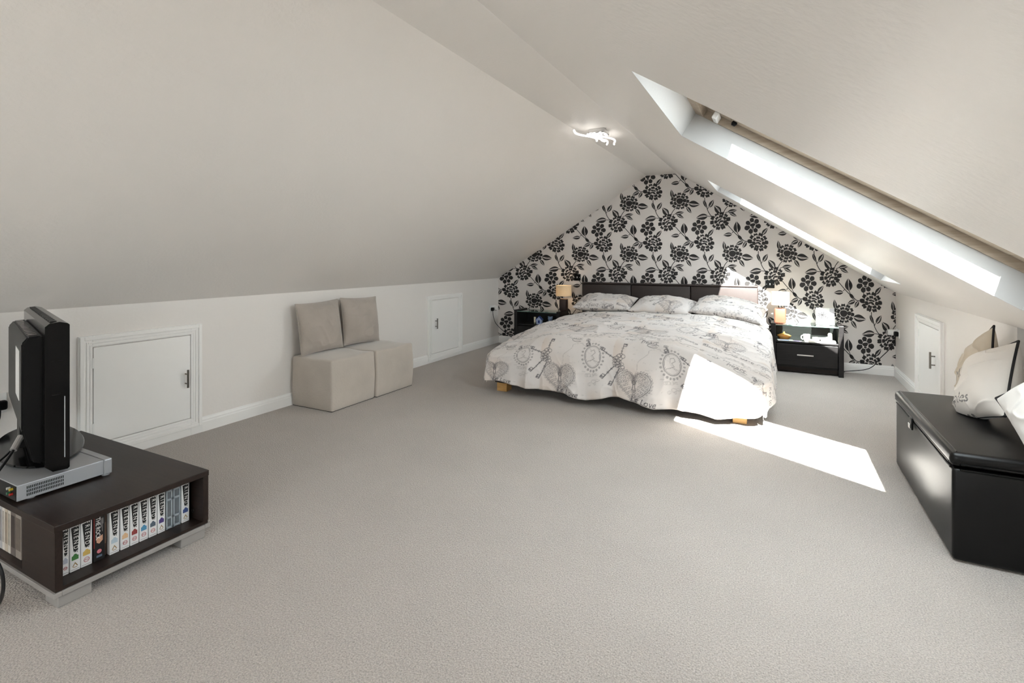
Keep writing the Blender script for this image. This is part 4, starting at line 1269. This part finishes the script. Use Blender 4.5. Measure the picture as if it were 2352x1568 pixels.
# ------------------------------------------------------------------ video cassettes in the end of the cabinet
M_box = mat('white_card_sleeve', S(222, 222, 222), .5, var=.02, vscale=30)
M_card = mat('black_card_ink', S(20, 18, 18), .5, var=.05)
M_ink_w = mat('white_ink', S(236, 234, 230), .5, var=.02)
M_ink_g = mat('grey_ink', S(140, 136, 136), .6, var=.05)
def inkc(n, c): return mat(n + '_label_ink', S(*c), .55, var=.12, vscale=150)
XF = -2.25
def on_spine(V, yc, zc, up=False):
    # text runs down the spine: glyph +x -> -z, glyph +y -> +y (to the right as seen from the room)
    return [(XF + .0009, yc + v[1], zc - v[0]) for v in V]
def cassette(y0, y1, label, badge, rating, tilt=0.0, h=.164):
    yc = (y0 + y1) / 2; w = y1 - y0 - .0012
    z0 = .0735
    t = thing('video_cassette', (XF - .05, yc, z0), label, 'video cassette', group='boxed video cassettes in the cabinet end')
    B().box(XF - .105, XF, yc - w / 2, yc + w / 2, z0, z0 + h, bev=.0008, seg=1).build('sleeve', M_box, t)
    zt = z0 + h
    # black lettering panel, wider at its top
    B().prism([(yc - w * .40, zt - .006), (yc + w * .40, zt - .003), (yc + w * .26, zt - .098), (yc - w * .14, zt - .096)], XF + .0002, XF + .0006, 'x').build('spine_panel', M_card, t)
    V, F = text_geo('F R I E N D S', .0212)
    B().add(on_spine(V * np.array([.86, .95]), yc + .0025, zt - .050), F).build('lettering', M_ink_w, t)
    B().prism([(yc - w * .33, zt - .124), (yc - w * .33, zt - .110), (yc - w * .18, zt - .107), (yc - w * .05, zt - .102), (yc + w * .10, zt - .103), (yc + w * .2, zt - .108), (yc + w * .33, zt - .110), (yc + w * .33, zt - .124)],
              XF + .0002, XF + .0006, 'x').build('picture_badge', badge, t)
    if rating == 'tri':
        bb = B()
        bb.prism([(yc - w * .28, zt - .147), (yc, zt - .132), (yc + w * .28, zt - .147), (yc + w * .18, zt - .147), (yc, zt - .137), (yc - w * .18, zt - .147)], XF + .0002, XF + .0006, 'x')
        bb.box(XF + .0002, XF + .0006, yc - w * .2, yc + w * .2, zt - .151, zt - .149)
        bb.build('rating_mark', inkc('amber', (150, 120, 70)), t)
    else:
        bb = B()
        pts = [(XF + .0006, yc + w * .24 * cos(a), zt - .140 + w * .24 * sin(a)) for a in np.linspace(0, 2 * pi, 20, endpoint=False)]
        bb.tube(pts, .0008, 6, closed=True)
        V, F = text_geo('PG', .009)
        bb.add([(XF + .0009, yc + v[0], zt - .140 + v[1]) for v in V], F)
        bb.build('rating_mark', inkc('red', (186, 84, 90)), t)
    B().box(XF + .0002, XF + .0005, yc - w * .42, yc + w * .42, z0 + .006, z0 + .0075).build('base_line', M_ink_g, t)
TAPES = [(.880, .9015, 'white video cassette at the left end of the row, grey badge', (168, 172, 186), 'pg'),
         (.9035, .9355, 'white video cassette with green badge', (66, 120, 62), 'tri'),
         (.9365, .9715, 'white video cassette with mustard yellow badge', (202, 170, 92), 'pg'),
         (1.0265, 1.0595, 'white video cassette with pale blue badge, right of the gap', (178, 194, 206), 'tri'),
         (1.0635, 1.0945, 'white video cassette with peach badge', (214, 178, 140), 'pg'),
         (1.0965, 1.1275, 'white video cassette with dark red badge', (142, 60, 60), 'pg'),
         (1.1295, 1.1615, 'white video cassette with bright blue badge', (78, 140, 176), 'pg'),
         (1.1635, 1.1945, 'white video cassette with slate grey badge', (84, 96, 110), 'pg'),
         (1.1965, 1.2265, 'white video cassette with purple badge beside the clear cases', (78, 62, 120), 'tri'),
         (1.2915, 1.3245, 'white video cassette with navy badge alone at the right end', (62, 80, 130), 'tri')]
for i, (a, c, lab, bc, rt) in enumerate(TAPES):
    cassette(a, c, lab, inkc('badge', bc), rt)
# black film cassette
yc, w, z0, h = .9935, .036, .0735, .166
t = thing('video_cassette', (XF - .05, yc, z0), 'black video cassette with white capital title and red edge', 'video cassette', group='boxed video cassettes in the cabinet end')
B().box(XF - .105, XF, yc - w / 2, yc + w / 2, z0, z0 + h, bev=.0008, seg=1).build('sleeve', M_card, t)
V, F = text_geo('THE ROCK', .0215)
B().add(on_spine(V * np.array([.78, .95]), yc - .004, z0 + h - .046), F).build('lettering', M_ink_w, t)
B().box(XF + .0002, XF + .0006, yc - w / 2 + .0005, yc - w / 2 + .0028, z0 + .05, z0 + h - .004).build('red_edge', inkc('scarlet', (150, 40, 30)), t)
bb = B()
for k, ln in enumerate((.034, .05, .022)):
    bb.box(XF + .0002, XF + .0006, yc + .0055 + .003 * k, yc + .007 + .003 * k, z0 + h - .012 - ln, z0 + h - .012)
bb.build('small_print', M_ink_g, t)
B().prism([(yc - .010, z0 + .085), (yc + .011, z0 + .092), (yc + .011, z0 + .072), (yc, z0 + .062), (yc - .008, z0 + .068)], XF + .0002, XF + .0006, 'x').build('portrait_patch', inkc('skin', (196, 150, 124)), t)
B().lathe([(.0075, 0), (.0075, .0005), (.003, .0005)], 18, M=Matrix.Translation((XF + .0002, yc, z0 + .034)) @ Matrix.Rotation(pi / 2, 4, 'Y')).build('rating_mark', inkc('rose', (206, 120, 130)), t)
B().box(XF + .0002, XF + .0006, yc - .009, yc + .009, z0 + .012, z0 + .020).build('studio_mark', inkc('steel_blue', (96, 112, 130)), t)
# brown case in the gap and two clear cases
t = thing('brown_case', (XF - .07, 1.0205, .0735), 'thin brown case leaning in the gap beside the black cassette', 'case')
B().box(XF - .115, XF - .015, 1.0145, 1.0245, .0735, .238, bev=.001, seg=1).build('case_body', mat('brown_card', S(74, 54, 44), .5, var=.2), t)
B().box(XF - .0155, XF - .0147, 1.0165, 1.0225, .12, .20).build('spine_label', mat('dull_tan', S(120, 96, 80), .6, var=.1), t)
M_clear = mat('clear_plastic', S(150, 158, 166), .18, var=.05, alpha=.42)
M_ridge = mat('clear_plastic_ridge', S(178, 186, 192), .2, var=.03, alpha=.7)
for (a, c, lab) in ((1.2300, 1.2565, 'clear grey plastic cassette case touching the purple-badge cassette'), (1.2582, 1.2890, 'clear grey plastic cassette case nearer the navy-badge cassette')):
    t = thing('clear_case', (XF - .05, (a + c) / 2, .0735), lab, 'case', group='clear cassette cases')
    B().box(XF - .105, XF - .004, a + .001, c - .001, .0735, .236, bev=.002).build('case_body', M_clear, t)
    bb = B()
    for zz in (.079, .120, .195, .231): bb.box(XF - .0045, XF - .001, a + .001, c - .001, zz - .004, zz + .004)
    for yy_ in (a + .0035, c - .0035): bb.box(XF - .0045, XF - .001, yy_ - .0025, yy_ + .0025, .0735, .236)
    bb.build('ribs', M_ridge, t)

# ------------------------------------------------------------------ disc cases in the long side of the cabinet
CD = [(-2.506, -2.553, (150, 140, 132), 'pale disc case nearest the cabinet corner, greyed spine'), (-2.555, -2.594, (112, 102, 98), 'disc case with mottled dark spine in the long side of the cabinet'),
      (-2.597, -2.619, (206, 200, 190), 'slim cream disc case, third from the cabinet corner'), (-2.622, -2.646, (196, 184, 168), 'slim tan disc case, fourth from the cabinet corner'),
      (-2.649, -2.670, (216, 210, 202), 'slim white disc case, fifth from the cabinet corner'), (-2.672, -2.70, (186, 186, 188), 'slim pale grey disc case at the picture edge')]
for (xa, xb, c, lab) in CD:
    t = thing('disc_case', ((xa + xb) / 2, .93, .0735), lab, 'disc case', group='disc cases in the cabinet side')
    B().box(xb + .0008, xa - .0008, .858, .99, .0735, .250, bev=.001, seg=1).build('case_body', mat('disc_case_card', S(*c), .45, var=.18, vscale=25, stretch=(1, 1, 1)), t)
    B().box(xb + .004, xa - .004, .8572, .8579, .105, .225).build('spine_print', mat('disc_spine_print', S(*(max(0, q - 46) for q in c)), .5, var=.3, vscale=60), t)

# ------------------------------------------------------------------ silver player on the cabinet
px0, px1, py0, py1 = -2.985, -2.505, .846, 1.152
t = thing('disc_player', ((px0 + px1) / 2, (py0 + py1) / 2, .288), 'silver disc player under the television base', 'disc player')
B().box(px0, px1, py0, py1 - .03, .297, .356, bev=.002).build('housing', M_silver, t)
B().box(px0 - .002, px1 + .003, py1 - .029, py1, .294, .357, bev=.004).build('front_bezel', M_silver, t)
sl = B()
for r in range(3):
    for k in range(22):
        yk = py0 + .028 + k * .0052
        sl.box(px1 - .002, px1 + .0004, yk, yk + .0028, .3075 + r * .0135, .3175 + r * .0135)
v = sl.build('vent_slots', M_black, t); v['kind'] = 'stuff'
B().box(px0 + .01, px1 - .004, py0 - .002, py0 + .002, .300, .353).build('rear_panel', M_black, t)
for k, cc in enumerate(((206, 180, 60), (200, 200, 196), (180, 50, 44), (60, 120, 90))):
    B().cyl((px1 - .03 - .022 * (k % 2), py0 - .002, .340 - .018 * (k // 2)), (px1 - .03 - .022 * (k % 2), py0 - .012, .340 - .018 * (k // 2)), .005, 12).build('phono_jack', mat('jack_ring', S(*cc), .3, metal=.4, var=.05), t, smooth=True)
for (x_, y_) in ((px0 + .03, py0 + .04), (px1 - .03, py0 + .05), (px0 + .03, py1 - .03), (px1 - .016, py1 - .016)):
    B().cyl((x_, y_, .288), (x_, y_, .297), .014, 16).build('foot', M_silver, t)

# ------------------------------------------------------------------ television, seen edge-on
wv = Vector((-.963, .27, 0)).normalized(); nv = Vector((.27, .963, 0)).normalized()
org = Vector((-2.485, .998, 0))
MT = Matrix.Identity(4); MT.col[0][:3] = wv; MT.col[1][:3] = nv; MT.col[2][:3] = (0, 0, 1); MT.col[3][:3] = org
TVW = .98
tc = org + wv * TVW / 2 + nv * -.05
t = thing('television', (tc.x, tc.y, .357), 'black flat television seen edge-on, standing on the silver player', 'television')
B().lathe([(.002, 0), (.98, 0), (1.0, .004), (.98, .009), (.5, .014), (.002, .016)], 48, M=MT @ Matrix.Translation((TVW / 2, -.05, .3575)) @ Matrix.Diagonal((.37, .15, 1, 1)), cap=False).build('base', M_darkglass, t, smooth=True)
B().box(TVW / 2 - .09, TVW / 2 + .09, -.075, -.025, .366, .45, bev=.01, M=MT).build('neck', M_black, t, smooth=True)
# front half of the case
B().prism([(-.073, .395), (-.050, .372), (-.006, .372), (0, .378), (0, .940), (-.006, .946), (-.030, .953), (-.060, .948), (-.073, .936)], 0, TVW, 'x', M=MT).build('front_case', M_blackgloss, t)
B().box(.02, TVW - .02, -.001, .002, .47, .93, bev=.001, M=MT).build('screen', M_screen, t)
tr = B()
tr.box(-.0012, .0, -.0165, -.0135, .42, .66, M=MT)
tr.build('side_trim', M_silver, t)
pn = B()
pn.box(-.0012, 0, -.052, -.020, .668, .6705, M=MT); pn.box(-.0012, 0, -.052, -.020, .80, .8015, M=MT)
pn.build('panel_joint', M_black, t)
# rear housing, tapering towards its lower edge
rb = B()
W0, W1 = .09, TVW - .09
rb.add([(W0, -.073, .385), (W1, -.073, .385), (W1, -.073, .895), (W0, -.073, .895),
        (W0, -.104, .40), (W1, -.104, .40), (W1, -.134, .53), (W0, -.134, .53), (W1, -.134, .868), (W0, -.134, .868), (W0, -.115, .893), (W1, -.115, .893)],
       [(0, 4, 7, 9, 10, 3), (1, 2, 11, 8, 6, 5), (0, 1, 5, 4), (4, 5, 6, 7), (7, 6, 8, 9), (9, 8, 11, 10), (3, 10, 11, 2), (0, 3, 2, 1)], M=MT)
bmesh.ops.bevel(rb.bm, geom=rb.bm.edges[:], offset=.005, segments=2, affect='EDGES')
rb.build('rear_housing', M_black, t, smooth=True, angle=40)
B().box(W0 + .10, W0 + .28, -.1355, -.134, .63, .83, M=MT).build('rating_sticker', M_plate, t)
gv = B()
for k in range(12): gv.box(W0 + .04 + .062 * k, W0 + .085 + .062 * k, -.112, -.085, .8935, .8955, M=MT)
gv.build('vent_grille', M_blackgloss, t)
gv = B()
for k in range(14): gv.box(.04 + .065 * k, .09 + .065 * k, -.055, -.035, .950, .9535, M=MT)
gv.build('top_grille', M_black, t)
for zz in (.57, .80):
    B().lathe([(.006, 0), (.006, .002)], 12, M=MT @ Matrix.Translation((W0 + .05, -.134, zz)) @ Matrix.Rotation(pi / 2, 4, 'X')).build('screw', M_steel, t)
B().box(W0 + .2, W0 + .34, -.128, -.104, .41, .55, bev=.003, M=MT).build('socket_block', M_black, t)

# cables behind the television
M_cable = mat('black_cable', S(18, 18, 20), .45, var=.1)
def cable(pts, r, label, grip=None):
    t = thing('cable', pts[0], label, 'cable')
    B().tube(smooth_pts(pts, 8), r, 8).build('flex', M_cable, t, smooth=True)
    if grip:
        B().cyl(grip[0], grip[1], r * 2.4, 10).build('connector', M_grey, t, smooth=True)
a0 = MT @ Vector((W0 + .16, -.125, .47)); a1 = MT @ Vector((W0 + .12, -.15, .43))
cable([a0, a1, (-2.63, .83, .385), (-2.66, .80, .34), (-2.70, .79, .29), (-2.75, .80, .20), (-2.80, .78, .06), (-2.86, .74, .008)], .005, 'black cable with grey connector dropping from the television back', (a0, a1))
a0 = MT @ Vector((W0 + .22, -.125, .44))
cable([a0, MT @ Vector((W0 + .2, -.16, .40)), (-2.72, .826, .372), (-2.75, .815, .35), (-2.78, .80, .30), (-2.83, .79, .18), (-2.88, .75, .03), (-2.9, .72, .008)], .004, 'thin black cable beside the grey connector cable')
cable([(-2.52, .72, .24), (-2.40, .715, .235), (-2.31, .72, .215), (-2.262, .725, .175), (-2.262, .73, .12), (-2.30, .735, .06), (-2.36, .74, .018), (-2.44, .74, .008), (-2.6, .72, .008)], .0055, 'thick black cable looping in front of the cabinet side')
